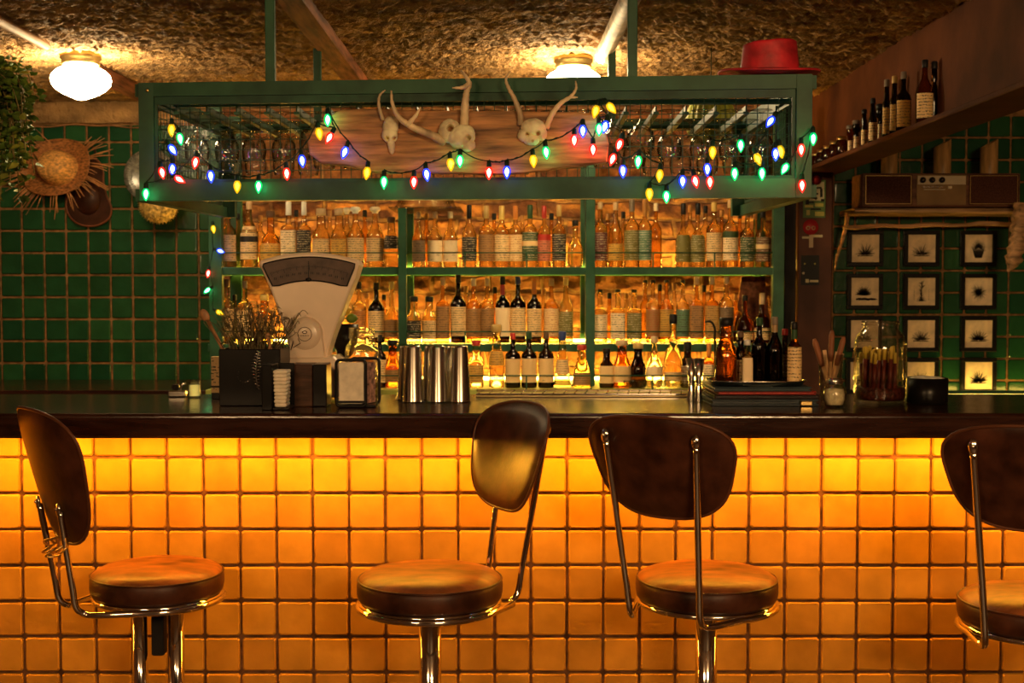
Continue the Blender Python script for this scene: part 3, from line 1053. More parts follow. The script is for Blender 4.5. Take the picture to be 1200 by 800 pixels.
# a rear rank half hidden behind the others
rear = [(280, 250, 'amber'), (306, 252, 'clear'), (348, 246, 'amber'), (387, 246, 'clear'), (428, 246, 'amber'), (500, 250, 'amber'),
        (579, 250, 'amber'), (612, 252, 'clear'), (646, 250, 'amber'), (712, 250, 'amber'), (730, 248, 'clear'), (808, 240, 'clear'),
        (826, 241, 'clear'), (845, 246, 'amber'), (866, 248, 'amber'), (884, 249, 'clear')]
for i, (px, top, g) in enumerate(rear):
    Yi = 5.76
    make_bottle(PX(px, Yi), Yi, zt, PZ(top, Yi) - zt, 7.5 / FPX * Yi, 'wine', g, None, 'amber' if i % 2 else 'black',
                '%s bottle half hidden in rear rank of top bottle shelf, %s from left' % (GLN[g], ORD[i]), 'rear rank of the top shelf')
rear2 = [(275, 345, 'amber'), (430, 343, 'clear'), (450, 345, 'amber'), (546, 335, 'clear'), (580, 336, 'amber'), (637, 338, 'clear'),
         (714, 343, 'amber'), (734, 343, 'clear'), (773, 333, 'amber'), (790, 332, 'clear'), (825, 334, 'amber'), (862, 345, 'amber')]
for i, (px, top, g) in enumerate(rear2):
    Yi = 5.76
    make_bottle(PX(px, Yi), Yi, z2, PZ(top, Yi) - z2, 7.5 / FPX * Yi, 'wine', g, None, 'amber' if i % 2 else 'black',
                '%s bottle half hidden in rear rank of middle bottle shelf, %s from left' % (GLN[g], ORD[i]), 'rear rank of the middle shelf')

MB().box((PX(456, YS0), YS0 - .01, PZ(244, YS0) + .0005), (PX(540, YS0), YS1, PZ(244, YS0) + .0065)).build('glass_shelf', G_JAR, sh)
# glass bowl rack top: low clear basket hanging from the top shelf left bay
DZ = Vector((P(499, 244, 5.66).x, 5.66, PZ(244, YS0) + .007))
bt = thing('glass_dish', 'clear ribbed glass dish upside down just above the tallest left shelving bay', 'dish', DZ)
for _ in (0,):
    b0 = DZ
    MB().lathe([(.135, 0), (.138, .006), (.128, .02), (.120, .045), (.112, .050), (.10, .047), (.11, .02), (.118, .004)], b0, 30).build('bowl', G_STEMWARE, bt)
    mb = MB()
    mb.tube([b0 + Vector((.124 * cos(a), .124 * sin(a), .03)) for a in [2 * pi * k / 24 for k in range(24)]], .004, 6, closed=True)
    mb.build('rim', G_STEMWARE, bt)

# small tumblers on the back counter
for i in range(10):
    row_i = i // 5
    px = 741 + (i % 5) * 13.5 + row_i * 6
    Yi = 5.35 + row_i * .0 + 0.0
    Yi = 5.348 if row_i == 0 else 5.348
    px = 735 + i * 8.6
    b0 = Vector((PX(px, Yi), Yi + .016 * (i % 2), ZB + .0015))
    g = thing('shot_glass', 'small clear tumbler, %s from left in the row before the back counter flasks' % ORD[i], 'glass', b0, 'small tumblers on the back counter')
    MB().lathe([(.011, 0), (.0125, .002), (.0145, .034), (.0132, .034), (.0115, .007), (.0005, .006)], b0, 14, cap=False).build('tumbler', G_STEMWARE, g)

# ------------------------------------------------------------------ the hanging cage
FL, FR = Vector((P(165, 165, 3.65).x, 3.65, 0)), Vector((P(950, 160, 3.50).x, 3.50, 0))
RL, RR = Vector((P(262, 200, 4.5).x, 4.50, 0)), Vector((P(872, 200, 4.40).x, 4.40, 0))
ZC1, ZC0 = PZ(98, 3.65), PZ(236, 3.65)
cage = thing('hanging_glass_rack', 'green metal cage of wire mesh hanging over the bar', 'rack', (0, 4.0, ZC0))
hb, ht = .052, .038          # rail heights: bottom and top
def zp(p, z): return Vector((p.x, p.y, z))
wv = .030
MB().bar(zp(FL, ZC1 - ht / 2), zp(FR, ZC1 - ht / 2), wv, ht).build('top_rail', M_GREEN_PAINT, cage)
MB().bar(zp(FL, ZC0 + hb / 2), zp(FR, ZC0 + hb / 2), wv, hb).build('bottom_rail', M_GREEN_PAINT, cage)
MB().bar(zp(RL, ZC1 - ht / 2), zp(RR, ZC1 - ht / 2), wv, ht).build('top_rail', M_GREEN_PAINT, cage)
for a, b in ((FL, RL), (FR, RR)):
    MB().bar(zp(a, ZC1 - ht / 2), zp(b, ZC1 - ht / 2), wv, ht - .002).build('side_rail', M_GREEN_PAINT, cage)
    MB().bar(zp(a, ZC0 + .018), zp(b, ZC0 + .018), .035, .034).build('side_rail', M_GREEN_PAINT, cage)
for p, q in ((FL, FR), (FR, FL), (RL, RR), (RR, RL)):
    d = (q - p).normalized()
    c0 = p + d * .021
    MB().bar(zp(c0, ZC0 + .001), zp(c0, ZC1 - .001), .042, wv + .004, up=(0, 1, 0)).build('upright', M_GREEN_PAINT, cage)
# inner thin frame and wire mesh
def panel(p, q, z0, z1, off, name='wire_panel', pitch=.0285, r=.0011, frame=True):
    d = (q - p).normalized()
    n = Vector((d.y, -d.x, 0)) * off
    Ln = (q - p).length
    mb = MB()
    if frame:
        for z in (z0, z1):
            tall = .022 if z == z1 and off == 0.0 and abs((q - p).y) < .3 else .010
            mb.bar(zp(p + d * .04 + n, z - (tall - .010) / 2), zp(q - d * .04 + n, z - (tall - .010) / 2), .012, tall)
        for s_ in (.045, Ln - .045):
            mb.bar(zp(p + d * s_ + n, z0), zp(p + d * s_ + n, z1), .012, .010, up=(0, 1, 0))
    k = int(Ln / pitch)
    for i in range(2, k - 1):
        c0 = p + d * (Ln * i / k) + n
        mb.tube([zp(c0, z0), zp(c0, z1)], r, 4)
    kz = int((z1 - z0) / pitch)
    for j in range(1, kz):
        z = z0 + (z1 - z0) * j / kz
        mb.tube([zp(p + d * .045 + n, z), zp(q - d * .045 + n, z)], r, 4)
    mb.build(name, M_GREEN_WIRE, cage)
panel(FL, FR, ZC0 + hb + .004, ZC1 - ht - .0055, .0)
panel(FL, RL, ZC0 + .045, ZC1 - ht - .006, .0)
panel(FR, RR, ZC0 + .045, ZC1 - ht - .006, .0)
# hanger rods
for px, Y in ((317, 3.64), (741, 3.55), (372, 4.48), (717, 4.43)):
    x = P(px, 60, Y).x
    MB().box((x - .013, Y - .013, ZC1 + .0005), (x + .013, Y + .013, CEIL - (.01 if Y < 4 else .035)), bev=.002).build('hanger_rod', M_GREEN_PAINT, cage)
# screw on the corner
s0 = P(173, 106, 3.633)
MB().lathe([(.0055, 0), (.0055, -.003), (.003, -.005)], s0, 12, axis='y').build('screw', M_BRASS, cage)
# rails inside from which the stemware hangs
ZR = PZ(143, 3.9)
nr = 20
rail_x = [-.93 + k * .087 for k in range(nr)]
mb = MB()
for k in range(nr + 1):
    x = -.93 - .0435 + k * .087
    mb.bar((x, 3.74, ZR + .006), (x + .01, 4.36, ZR + .006), .016, .008)
    mb.bar((x, 3.74, ZR + .018), (x + .01, 4.36, ZR + .018), .004, .018)
mb.build('hanging_rail', M_GREEN_PAINT, cage)
mb = MB()
for y in (3.76, 4.34):
    mb.bar((-.985, y, ZR + .033), (.80, y - .06, ZR + .033), .020, .014)
for x in (-.95, -.35, .25, .78):
    for y in (3.75, 4.33):
        mb.bar((x, y - .02, ZR + .03), (x, y - .02, ZC1 - .02), .006, .006, up=(0, 1, 0))
mb.build('rail_support', M_GREEN_PAINT, cage)


def stem_glass(mbx, c0, s, kind):
    """upside down glass hanging by its foot; c0 is the foot centre"""
    if kind == 0:
        pr = [(.0005, .003), (.032, .001), (.033, 0), (.010, -.003), (.0035, -.010), (.003, -.050), (.006, -.058), (.022, -.070), (.034, -.090), (.037, -.110), (.034, -.132), (.031, -.143),
              (.030, -.143), (.033, -.131), (.0355, -.110), (.0325, -.091), (.021, -.0725), (.0005, -.064)]
    else:
        pr = [(.0005, .003), (.032, .001), (.033, 0), (.010, -.003), (.004, -.010), (.004, -.032), (.012, -.040), (.038, -.058), (.042, -.080), (.041, -.112), (.0395, -.112), (.0405, -.082), (.036, -.060), (.0005, -.044)]
    mbx.lathe([(a * s, b * s) for a, b in pr], c0, 14, cap=False)


ROWN = ['front', 'middle', 'rear']
for j, y in enumerate((3.80, 4.02, 4.25)):
    for i, x in enumerate(rail_x):
        yy = y - .07 * (i / nr)
        c0 = Vector((x + random.uniform(-.004, .004), yy, ZR + .0125))
        g = thing('stemmed_glass', 'clear stemmed glass hanging upside down, %s in %s row of green cage' % (ORD[i] + ' from left', ROWN[j]), 'glass', c0, 'glasses hanging in the cage')
        mb = MB(); stem_glass(mb, c0, 1.0, (i // 4 + j) % 2)
        mb.build('glass_bowl', G_STEMWARE, g)

# ------------------------------------------------------------------ plank and skulls on the front of the cage
YP = 3.55
def cage_y(px):
    """front face of the cage at a pixel column"""
    f = (px - 165) / 785.0
    return 3.65 + (3.50 - 3.65) * f - .018
outline = [(358, 160), (366, 148), (384, 137), (398, 128), (440, 127), (500, 130), (560, 131), (620, 132), (662, 133), (694, 136), (706, 150), (712, 170),
           (710, 192), (680, 196), (640, 201), (600, 205), (560, 204), (500, 203), (450, 204), (428, 199), (404, 194), (376, 191), (362, 180)]
mb = MB()
pts = []
ol = []
for i in range(len(outline)):
    a, b = outline[i], outline[(i + 1) % len(outline)]
    for k in range(3):
        t = k / 3
        ol.append((a[0] + (b[0] - a[0]) * t, a[1] + (b[1] - a[1]) * t + random.uniform(-.7, .7)))
ol2 = [(P(x, y, 3.55).x, P(x, y, 3.55).z) for x, y in ol][::-1]
mb.prism(ol2, -.030, 0.0, bev=.005)
for i, v in enumerate(mb.v):
    px = 600 + v.x / 3.55 * FPX
    mb.v[i] = Vector((v.x, cage_y(px) + v.y - .001, v.z))
plank = mb.build('wooden_plank', M_PLANK, org=tuple(P(535, 204, 3.55)))
tag(plank, 'weathered live-edge wooden plank fixed across the front of the green cage', 'plank')


def spline(pts, n=6):
    pts = [Vector(p) for p in pts]
    out = []
    for i in range(len(pts) - 1):
        p0 = pts[i - 1] if i else pts[i] * 2 - pts[i + 1]
        p1, p2 = pts[i], pts[i + 1]
        p3 = pts[i + 2] if i + 2 < len(pts) else p2 * 2 - p1
        for k in range(n):
            t = k / n
            out.append(.5 * ((2 * p1) + (p2 - p0) * t + (2 * p0 - 5 * p1 + 4 * p2 - p3) * t * t + (3 * p1 - p0 - 3 * p2 + p3) * t ** 3))
    out.append(pts[-1])
    return out


def antler(pxpts, r0, r1, Y0):
    """pxpts: (px, py, forward offset)"""
    pts = spline([P(x, y, Y0 - f) for x, y, f in pxpts])
    n = len(pts)
    return pts, [r0 + (r1 - r0) * (i / (n - 1)) ** 1.2 + .0006 * sin(i * 2.1) for i in range(n)]


def skull(label, cpx, cpy, Y, lobes, sockets, antlers, teeth=None):
    base = P(cpx, cpy, Y)
    t = thing('animal_skull', label, 'skull', base, 'skulls mounted on the plank')
    mb = MB()
    soc = [(P(x, y, Y), r * 1.12) for x, y, r in sockets]
    for (x, y, f, rx, ry, rz, ang) in lobes:
        M = Matrix.Rotation(radians(ang), 4, 'Y').to_3x3()
        start = len(mb.v)
        mb.blob(P(x, y, Y - f), (rx, ry, rz), 72, 48, M)
        for i in range(start, len(mb.v)):
            v = mb.v[i]
            nz = noise.noise(v * 55) * .0022 + noise.noise(v * 130) * .001
            cdir = (v - P(x, y, Y - f)).normalized()
            v = v + cdir * nz
            if v.y < Y - f + .004:
                for c0, r in soc:
                    d = sqrt((v.x - c0.x) ** 2 + (v.z - c0.z) ** 2)
                    if d < r:
                        v.y += (1 - (d / r) ** 4) ** .5 * r * 5.5
                    elif d < r * 1.5:
                        v.y -= (1 - abs((d / r - 1.25) / .25)) * r * .22
            mb.v[i] = v
    mb.build('cranium', M_BONE, t)
    for main, tines in antlers:
        mb = MB()
        pts, rr = antler(main[0], main[1], main[2], Y)
        mb.tube(pts, rr, 10)
        for tn in tines:
            pts, rr = antler(tn[0], tn[1], tn[2], Y)
            mb.tube(pts, rr, 8)
        mb.build('antler', M_ANTLER, t)
    return t


# left, small narrow skull
skull('small narrow pale skull with one curved horn, leftmost on the plank', 458, 160, cage_y(458) - .035,
      [(458, 147, .005, .022, .018, .026, 0), (457, 158, .008, .021, .016, .022, 0), (458.5, 170, .006, .010, .011, .026, -6)],
      [(454.5, 163, .0055), (463, 163, .0055)],
      [(([(449, 141, .004), (444, 124, .012), (445, 112, .016), (451.5, 105.5, .018)], .0055, .0018), [])])
# middle, the large pale deer skull
skull('large pale deer skull with two wide antlers in the middle of the plank', 537, 158, cage_y(537) - .045,
      [(527, 153, .0, .030, .024, .032, 20), (541, 160, .012, .038, .026, .033, -28), (549, 171, .012, .020, .02, .016, -30)],
      [(528, 151, .0085), (549.5, 162.5, .0065)],
      [(([(522, 166, .0), (505, 158, .012), (484, 149, .02), (468, 138, .028), (460, 122, .03), (458.5, 106, .03)], .0125, .0025),
        [([(477, 147, .024), (486, 137, .034), (493, 125.5, .04)], .0085, .002)]),
       (([(544, 147, .0), (544.5, 132, .014), (545.5, 118, .02), (547, 107, .026), (550, 98, .03), (546, 90, .032), (540.5, 82.5, .03)], .0125, .003),
        [([(549, 99, .03), (542, 102.5, .045), (530, 103, .055)], .0075, .002)])])
# right, small rough skull
skull('small rough-boned skull with thin spread antlers at the right of the plank', 624, 156, cage_y(624) - .035,
      [(625, 150, .004, .034, .022, .026, 0), (615, 158, .004, .020, .018, .018, 0), (634, 157, .004, .017, .018, .018, 0), (623, 164, .006, .022, .018, .016, 0)],
      [(618, 158, .0055), (630.5, 157, .0055), (624, 166, .003)],
      [(([(610, 146, .0), (609, 132, .012), (603, 116, .018), (596, 103, .022), (593, 93, .022), (598, 84, .02)], .0085, .002),
        [([(607, 128, .012), (612, 124, .02)], .004, .0025)]),
       (([(640, 150, .0), (647, 134, .014), (657, 121, .022), (669, 113, .026), (675, 104, .026), (674.5, 95, .022)], .0085, .002),
        [([(667, 114, .026), (677, 114, .03)], .004, .002)])])

# ------------------------------------------------------------------ string lights
def bulb_mesh(mbb, mbs, mbc, c, ax):
    """bulb hangs from c along ax"""
    z = Vector((0, 0, -1))
    q = z.rotation_difference(ax.normalized()).to_matrix()
    def flip(prof): return [(r, -z_) for r, z_ in prof]
    mbs.lathe(flip([(.0035, -.004), (.0062, -.002), (.0066, .010), (.0055, .014)]), c, 10, M=q)
    mbb.lathe(flip([(.0055, .013), (.0090, .019), (.0108, .025), (.0098, .033), (.0062, .041), (.0025, .047), (.0004, .049)]), c, 14, M=q, cap=False)
    mbc.lathe(flip([(.0004, .0165), (.0045, .021), (.0058, .027), (.0048, .033), (.0024, .039), (.0004, .042)]), c, 10, M=q, cap=False)


def light_string(label, bulbs, cable_extra=None, group=None):
    """bulbs: (px, py, Y, colour, tilt) with px,py the centre of the lit bulb"""
    b0 = bulbs[0]
    root_p = P(b0[0], b0[1], b0[2])
    t = thing('string_lights', label, 'string lights', root_p, group)
    tops = []
    for (px, py, Y, col, tilt) in bulbs:
        ax = Vector((sin(radians(tilt)), -.12, -cos(radians(tilt)))).normalized()
        cen = P(px, py, Y)
        c0 = cen - ax * .028
        mbb, mbs, mbc = MB(), MB(), MB()
        bulb_mesh(mbb, mbs, mbc, c0, ax)
        b = mbb.build('bulb', BULB[col][0], t)
        b['label'] = 'lit %s bulb' % BULB[col][1]
        mbs.build('socket', M_SOCK, b)
        mbc.build('glowing_core', E_COREY if col == 'y' else E_CORE, b)
        tops.append(c0 - ax * .004)
    # cable: gentle sag between the sockets, strung along
    mb = MB()
    for i in range(len(tops) - 1):
        a, b = tops[i], tops[i + 1]
        d = (b - a).length
        pts = []
        for k in range(9):
            u = k / 8
            p = a.lerp(b, u)
            p = p + Vector((0, -.003, -4 * min(.03, d * .10) * u * (1 - u)))
            pts.append(p)
        mb.tube(pts, .0017, 5)
        if random.random() < .8:   # twisted second strand
            mb.tube([p + Vector((.002 * sin(k * 2), -.002, .0025 * cos(k * 2))) for k, p in enumerate(pts)], .0014, 5)
    mb.build('cable', M_SOCK, t)
    return t


def cy(px, off=.03): return cage_y(px) - (.062 if 352 < px < 718 else off)
A = [(201, 152, 'y', 0), (211, 162, 'g', 12), (202, 175, 'b', 35), (202, 198, 'b', 0), (190, 202, 'r', 14), (171, 227, 'g', 0), (210, 210, 'r', 60),
     (229, 190, 'r', -8), (247, 206, 'b', 5), (278, 218, 'y', 0), (303, 218, 'g', 0), (336, 203, 'r', 5), (354, 188, 'b', 8), (374, 156, 'y', 10), (386, 161, 'r', -28), (384, 140, 'g', 0),
     (404, 178, 'b', -18), (430, 202, 'y', -6)]
light_string('string of coloured bulbs on the left third of the green cage', [(x, y, cy(x), c, t) for x, y, c, t in A], group='coloured string lights on the cage')
B_ = [(450, 213, 'g', 0), (485, 213, 'r', 0), (500, 204, 'b', 8), (528, 192, 'y', 5), (539, 188, 'g', 0), (573, 202, 'r', 0), (594, 201, 'b', 0), (625, 188, 'y', 5), (640, 178, 'g', 6), (673, 164, 'r', 0),
      (683, 153, 'b', 0), (695, 175, 'r', 0), (702, 151, 'g', 0), (709, 148, 'b', -15), (698, 130, 'y', -15), (716, 126, 'y', 40)]
light_string('string of coloured bulbs looped over the plank and animal skulls', [(x, y, cy(x, .062 if 440 < x < 700 else .03), c, t) for x, y, c, t in B_], group='coloured string lights on the cage')
C_ = [(726, 169, 'r', -18), (718, 186, 'r', -20), (730, 200, 'b', 0), (748, 189, 'g', -5), (773, 205, 'y', -5), (761, 227, 'y', 0), (781, 230, 'g', 0), (800, 212, 'b', 0), (815, 212, 'r', 12), (832, 213, 'r', 0), (829, 198, 'b', 0),
      (835, 178, 'y', 0), (868, 170, 'g', 0), (861, 203, 'g', 0), (893, 203, 'g', 0), (888, 186, 'y', 20), (903, 142, 'b', -35), (909, 180, 'b', 0), (915, 177, 'y', 10), (920, 197, 'g', -30), (939, 175, 'r', 0), (953, 162, 'g', 0), (940, 217, 'r', 0)]
light_string('string of coloured bulbs on the right third of the green cage', [(x, y, cy(x), c, t) for x, y, c, t in C_], group='coloured string lights on the cage')
D_ = [(250, 268, 'y', 10), (258, 294, 'b', 70), (244, 320, 'r', -10), (243, 340, 'g', -50), (257, 366, 'y', 60)]
light_string('short string of bulbs running down the left green shelving post', [(x, y, 5.455, c, t) for x, y, c, t in D_])

lc = P(833, 142, 4.60)
lt = thing('ribbed_lantern', 'yellow-green ribbed lantern hanging behind the right part of the green cage', 'lantern', lc + Vector((0, 0, -.08)))
lm = MB()
def lan(u, v):
    a = 2 * pi * u
    r = .088 * (.72 + .28 * sin(pi * v)) * (1 + .045 * cos(22 * a))
    return lc + Vector((r * cos(a), r * sin(a), -.075 + .15 * v))
lm.grid(132, 12, lan)
lm.build('ribbed_body', pbr('yellow_green_paper', (.26, .30, .03), .5, var=.3, vscale=10), lt)
MB().lathe([(.058, .074), (.066, .076), (.066, .090), (.050, .094), (.0005, .094)], lc, 28, cap=False).build('yellow_rim', pbr('yellow_rim', (.55, .46, .03), .5), lt)
MB().tube([lc + Vector((0, 0, .09)), Vector((lc.x, lc.y, CEIL - .01))], .0015, 5).build('cord', M_SOCK, lt)

# ------------------------------------------------------------------ red hat on the cage
hy = 3.58
hb0 = Vector((P(901, 85, hy).x, hy, ZC1 + .001))
hat = thing('red_hat', 'red felt hat with wide brim on the top right corner of the green cage', 'hat', hb0)
mb = MB()
def brim(u, v):
    a = 2 * pi * u
    r = .070 + v * .068
    z = .006 + .012 * v * (cos(2 * a) * .5 + .3) + .006 * v * v
    return hb0 + Vector((r * 1.0 * cos(a), r * .9 * sin(a), z))
mb.grid(48, 8, brim)
st = len(mb.v)
mb.grid(48, 8, lambda u, v: brim(u, v) + Vector((0, 0, -.004)))
mb.tube([brim(k / 48, 1) + Vector((0, 0, -.002)) for k in range(48)], .0035, 6, closed=True)
mb.build('brim', M_RED, hat)
mb = MB()
def crown(u, v):
    a = 2 * pi * u
    if v < .75:
        w = v / .75
        r = .079 - .009 * w
        z = .006 + .088 * w
    else:
        w = (v - .75) / .25
        r = .070 * cos(w * pi / 2) ** .6 if w < 1 else 0
        z = .094 + .010 * sin(w * pi) - .018 * w * w
    tilt = .004 * cos(a)
    return hb0 + Vector((r * 1.06 * cos(a) + .002, r * .88 * sin(a), z + tilt * v * 1.5 + .002 * noise.noise(Vector((cos(a) * 2, sin(a) * 2, z * 20)))))
mb.grid(48, 24, crown)
mb.build('crown', M_RED, hat)
mb = MB(); mb.grid(48, 2, lambda u, v: hb0 + Vector((.0800 * 1.06 * cos(2 * pi * u), .0800 * .88 * sin(2 * pi * u), .008 + .014 * v)))
mb.build('hat_band', pbr('dark_red_band', (.16, .006, .012), .6), hat)

# ------------------------------------------------------------------ things on the bar
def zc(py, Y): return CT


# fan scale
Ysc = 4.02
sb = Vector((PX(360, Ysc), Ysc, CT + .0005))
scale = thing('fan_scale', 'cream enamel fan-shaped weighing scale standing on the bar', 'scale', sb)
def arcpx(x0, x1, ytop, yend, n=14):
    pts = []
    for k in range(n + 1):
        t = k / n
        x = x0 + (x1 - x0) * t
        y = ytop + (yend - ytop) * (2 * t - 1) ** 2
        pts.append((x, y))
    return pts
def outl(px, Y):
    return [(P(x, y, Y).x, P(x, y, Y).z) for x, y in px][::-1]
body = arcpx(305, 419, 295.5, 305) + [(421.5, 310), (417, 325), (409, 345), (400, 368), (391, 392), (385, 411), (383, 420), (340, 420), (339, 411), (334, 392), (326, 365), (317, 340), (309, 322), (303, 309)]
mb = MB(); mb.prism(outl(body, Ysc - .06), Ysc - .06, Ysc + .04, bev=.008); mb.build('housing', M_CREAM, scale)
win = arcpx(309, 416, 301, 309) + [(415, 314), (406.5, 335)] + arcpx(321, 405, 328.5, 336.5)[::-1][1:-1] + [(319.5, 335), (308, 312)]
M_DIAL = pbr('dial_paper', (.085, .052, .040), .35, var=.25, vscale=15)
mb = MB(); mb.prism(outl(win, Ysc - .065), Ysc - .065, Ysc - .0585, bev=.001); dw = mb.build('dial', M_DIAL, scale)
mb = MB()
for k in range(61):
    t = k / 60
    x = 317 + (408 - 317) * t
    y0 = 311 + 8.5 * (2 * t - 1) ** 2
    ln = 5 if k % 10 == 0 else (3.5 if k % 5 == 0 else 2)
    xin = x + (362 - x) * ln / 90
    mb.bar(P(x, y0, Ysc - .0665), P(xin, y0 + ln, Ysc - .0665), .0012 if k % 5 == 0 else .0007, .0008, up=(0, 1, 0))
for k in range(12):
    t = (k + .5) / 12
    x = 319 + 86 * t
    y0 = 318.5 + 8 * (2 * t - 1) ** 2
    for q in (-1.1, 1.1):
        mb.bar(P(x + q, y0, Ysc - .0665), P(x + q, y0 + 2.6, Ysc - .0665), .0022, .0008, up=(0, 1, 0))
mb.build('tick_marks', M_BLACK, dw)
mb = MB()
rim = [P(x, y, Ysc - .0665) for x, y in win]
mb.tube(rim, .0022, 6, closed=True); mb.build('dial_bezel', M_BLACK, scale)
mb = MB(); mb.bar(P(361.5, 327, Ysc - .069), P(361.5, 306, Ysc - .069), .0018, .001, up=(0, 1, 0)); mb.blob(P(361.5, 327.5, Ysc - .068), (.009, .003, .006), 12, 8)
mb.build('pointer', M_BLACK, scale)
c0 = P(358.5, 391, Ysc - .060)
mb = MB()
mb.lathe([(.053, 0), (.052, -.008), (.046, -.016), (.034, -.021), (.0005, -.023)], c0, 32, axis='y', cap=False)
# lobe running down from the boss
mb.prism(outl([(340, 391), (377, 391), (381, 420), (337, 420)], Ysc - .070), Ysc - .072, Ysc - .055, bev=.005)
mb.build('boss', M_CREAM, scale)
mb = MB()
mb.lathe([(.022, -.0235), (.022, -.0245), (.0205, -.0245), (.0205, -.0235)], c0, 28, axis='y', cap=False)
mb.tube([c0 + Vector((.007 * cos(a), -.0245, .006 + .004 * sin(a))) for a in [k * pi / 5 for k in range(10)]], .0012, 4, closed=True)
for q in range(-3, 4):
    mb.bar(c0 + Vector((q * .004 - .001, -.0245, -.006)), c0 + Vector((q * .004 + .001, -.0245, -.003)), .0012, .0008, up=(0, 1, 0))
mb.build('emblem', M_DIAL, scale)
basepx = [(338, 419), (385, 418), (391, 417), (396, 422), (398, 436), (398, 458), (397, 466), (322, 466), (322, 432), (328, 421)]
mb = MB()
bo = outl(basepx, Ysc - .075)
bo = [(x, max(z, CT + .001)) for x, z in bo]
mb.prism(bo, Ysc - .085, Ysc + .085, bev=.014)
mb.build('base', M_CREAM, scale)
mb = MB(); mb.tube([P(342, 372, Ysc - .066), P(345, 385, Ysc - .074), P(344, 400, Ysc - .076), P(341, 410, Ysc - .076)], .0022, 6)
mb.tube([P(344, 407, Ysc - .076), P(352, 402, Ysc - .085), P(349, 396, Ysc - .08)], .0018, 6)
mb.build('lever', M_STEEL, scale)

# black patterned box with dried herbs and spoons
Yp = 3.86
pb = Vector((PX(299, Yp), Yp, CT + .0005))
hx = 36 / FPX * (Yp - .09)
planter = thing('utensil_box', 'black patterned square box on the bar holding dried herbs', 'box', pb)
ztop = PZ(409, Yp - .09)
mb = MB()
w = .005
x0, x1, y0, y1 = pb.x - hx, pb.x + hx, Yp - .09, Yp + .08
mb.box((x0, y0, CT + .001), (x1, y0 + w, ztop), bev=.002)
mb.box((x0, y1 - w, CT + .001), (x1, y1, ztop), bev=.002)
mb.box((x0, y0 + w, CT + .001), (x0 + w, y1 - w, ztop), bev=.001)
mb.box((x1 - w, y0 + w, CT + .001), (x1, y1 - w, ztop), bev=.001)
mb.box((x0 + w, y0 + w, CT + .001), (x1 - w, y1 - w, CT + .008))
mb.build('box_walls', M_BLACK, planter)
mb = MB()
for k in range(26):   # silver feather ornament
    t = k / 25
    a0 = P(303 - 3 * sin(t * 3), 412 + 44 * t, y0 - .001)
    ln = .016 * (1 - abs(t - .45) * 1.3)
    sd = 1 if k % 2 else -1
    mb.tube([a0, a0 + Vector((sd * ln * .5, -.001, ln * .35)), a0 + Vector((sd * ln, -.001, ln * .3))], .0012, 4)
mb.tube([P(303 - 3 * sin(k / 12 * 3), 412 + 44 * k / 12, y0 - .001) for k in range(13)], .0014, 4)
for k in range(9):
    a = pi * .2 + pi * 1.0 * k / 8
    mb.tube([P(287, 440, y0 - .001) + Vector((.018 * cos(a) - .002, 0, -.018 * sin(a))), P(287, 440, y0 - .001) + Vector((.021 * cos(a) - .002, 0, -.021 * sin(a)))], .001, 4)
mb.build('silver_ornament', M_STEEL, planter)
# dried herbs
M_HERB = pbr('dried_herb', (.115, .085, .038), .7, var=.5, vscale=40)
herb = thing('dried_herbs', 'bundle of curling dried herb stems standing in the black patterned box', 'dried plant', (pb.x, pb.y, CT + .03))
mb = MB()
for k in range(120):
    bx, by = random.uniform(x0 + .015, x1 - .015), random.uniform(y0 + .015, y1 - .015)
    a = random.uniform(0, 2 * pi)
    lean = random.uniform(.0, .055) + (bx - pb.x) * .3
    hgt = random.uniform(.05, .135)
    zt_ = ztop + hgt * (1 - .3 * abs(bx - pb.x) / hx)
    dirx = cos(a) * .03 + (bx - pb.x) * .45
    diry = sin(a) * .03
    pts = [Vector((bx, by, CT + .03)), Vector((bx, by, ztop - .02)), Vector((bx + dirx * .5, by + diry * .5, ztop + (zt_ - ztop) * .5)), Vector((bx + dirx, by + diry, zt_))]
    curl = random.uniform(-.018, .018)
    pts.append(pts[-1] + Vector((curl, 0, .008)))
    pts.append(pts[-1] + Vector((curl * .8, 0, -.010)))
    sp = spline(pts, 4)
    mb.tube(sp, [.0016 - .0008 * i / len(sp) for i in range(len(sp))], 5)
st = mb.build('stems', M_HERB, herb); st['kind'] = 'stuff'
mb = MB()
for k in range(260):
    c0 = Vector((random.uniform(x0 - .005, x1 + .02), random.uniform(y0, y1), ztop + random.uniform(.0, .12)))
    if abs(c0.x - pb.x) > hx * (1.15 - (c0.z - ztop) * 2.5): continue
    a = random.uniform(0, 2 * pi); b = random.uniform(-.6, 1.2)
    d = Vector((cos(a) * cos(b), sin(a) * cos(b), sin(b))) * random.uniform(.012, .026)
    n_ = d.cross(Vector((0, 0, 1))).normalized() * random.uniform(.0015, .0032)
    mid = c0 + d * .5 + Vector((0, 0, .003))
    mb.add([c0, mid + n_, c0 + d, mid - n_], [(0, 1, 2), (0, 2, 3)], 0)
lv = mb.build('dried_leaves', M_HERB, herb); lv['kind'] = 'stuff'
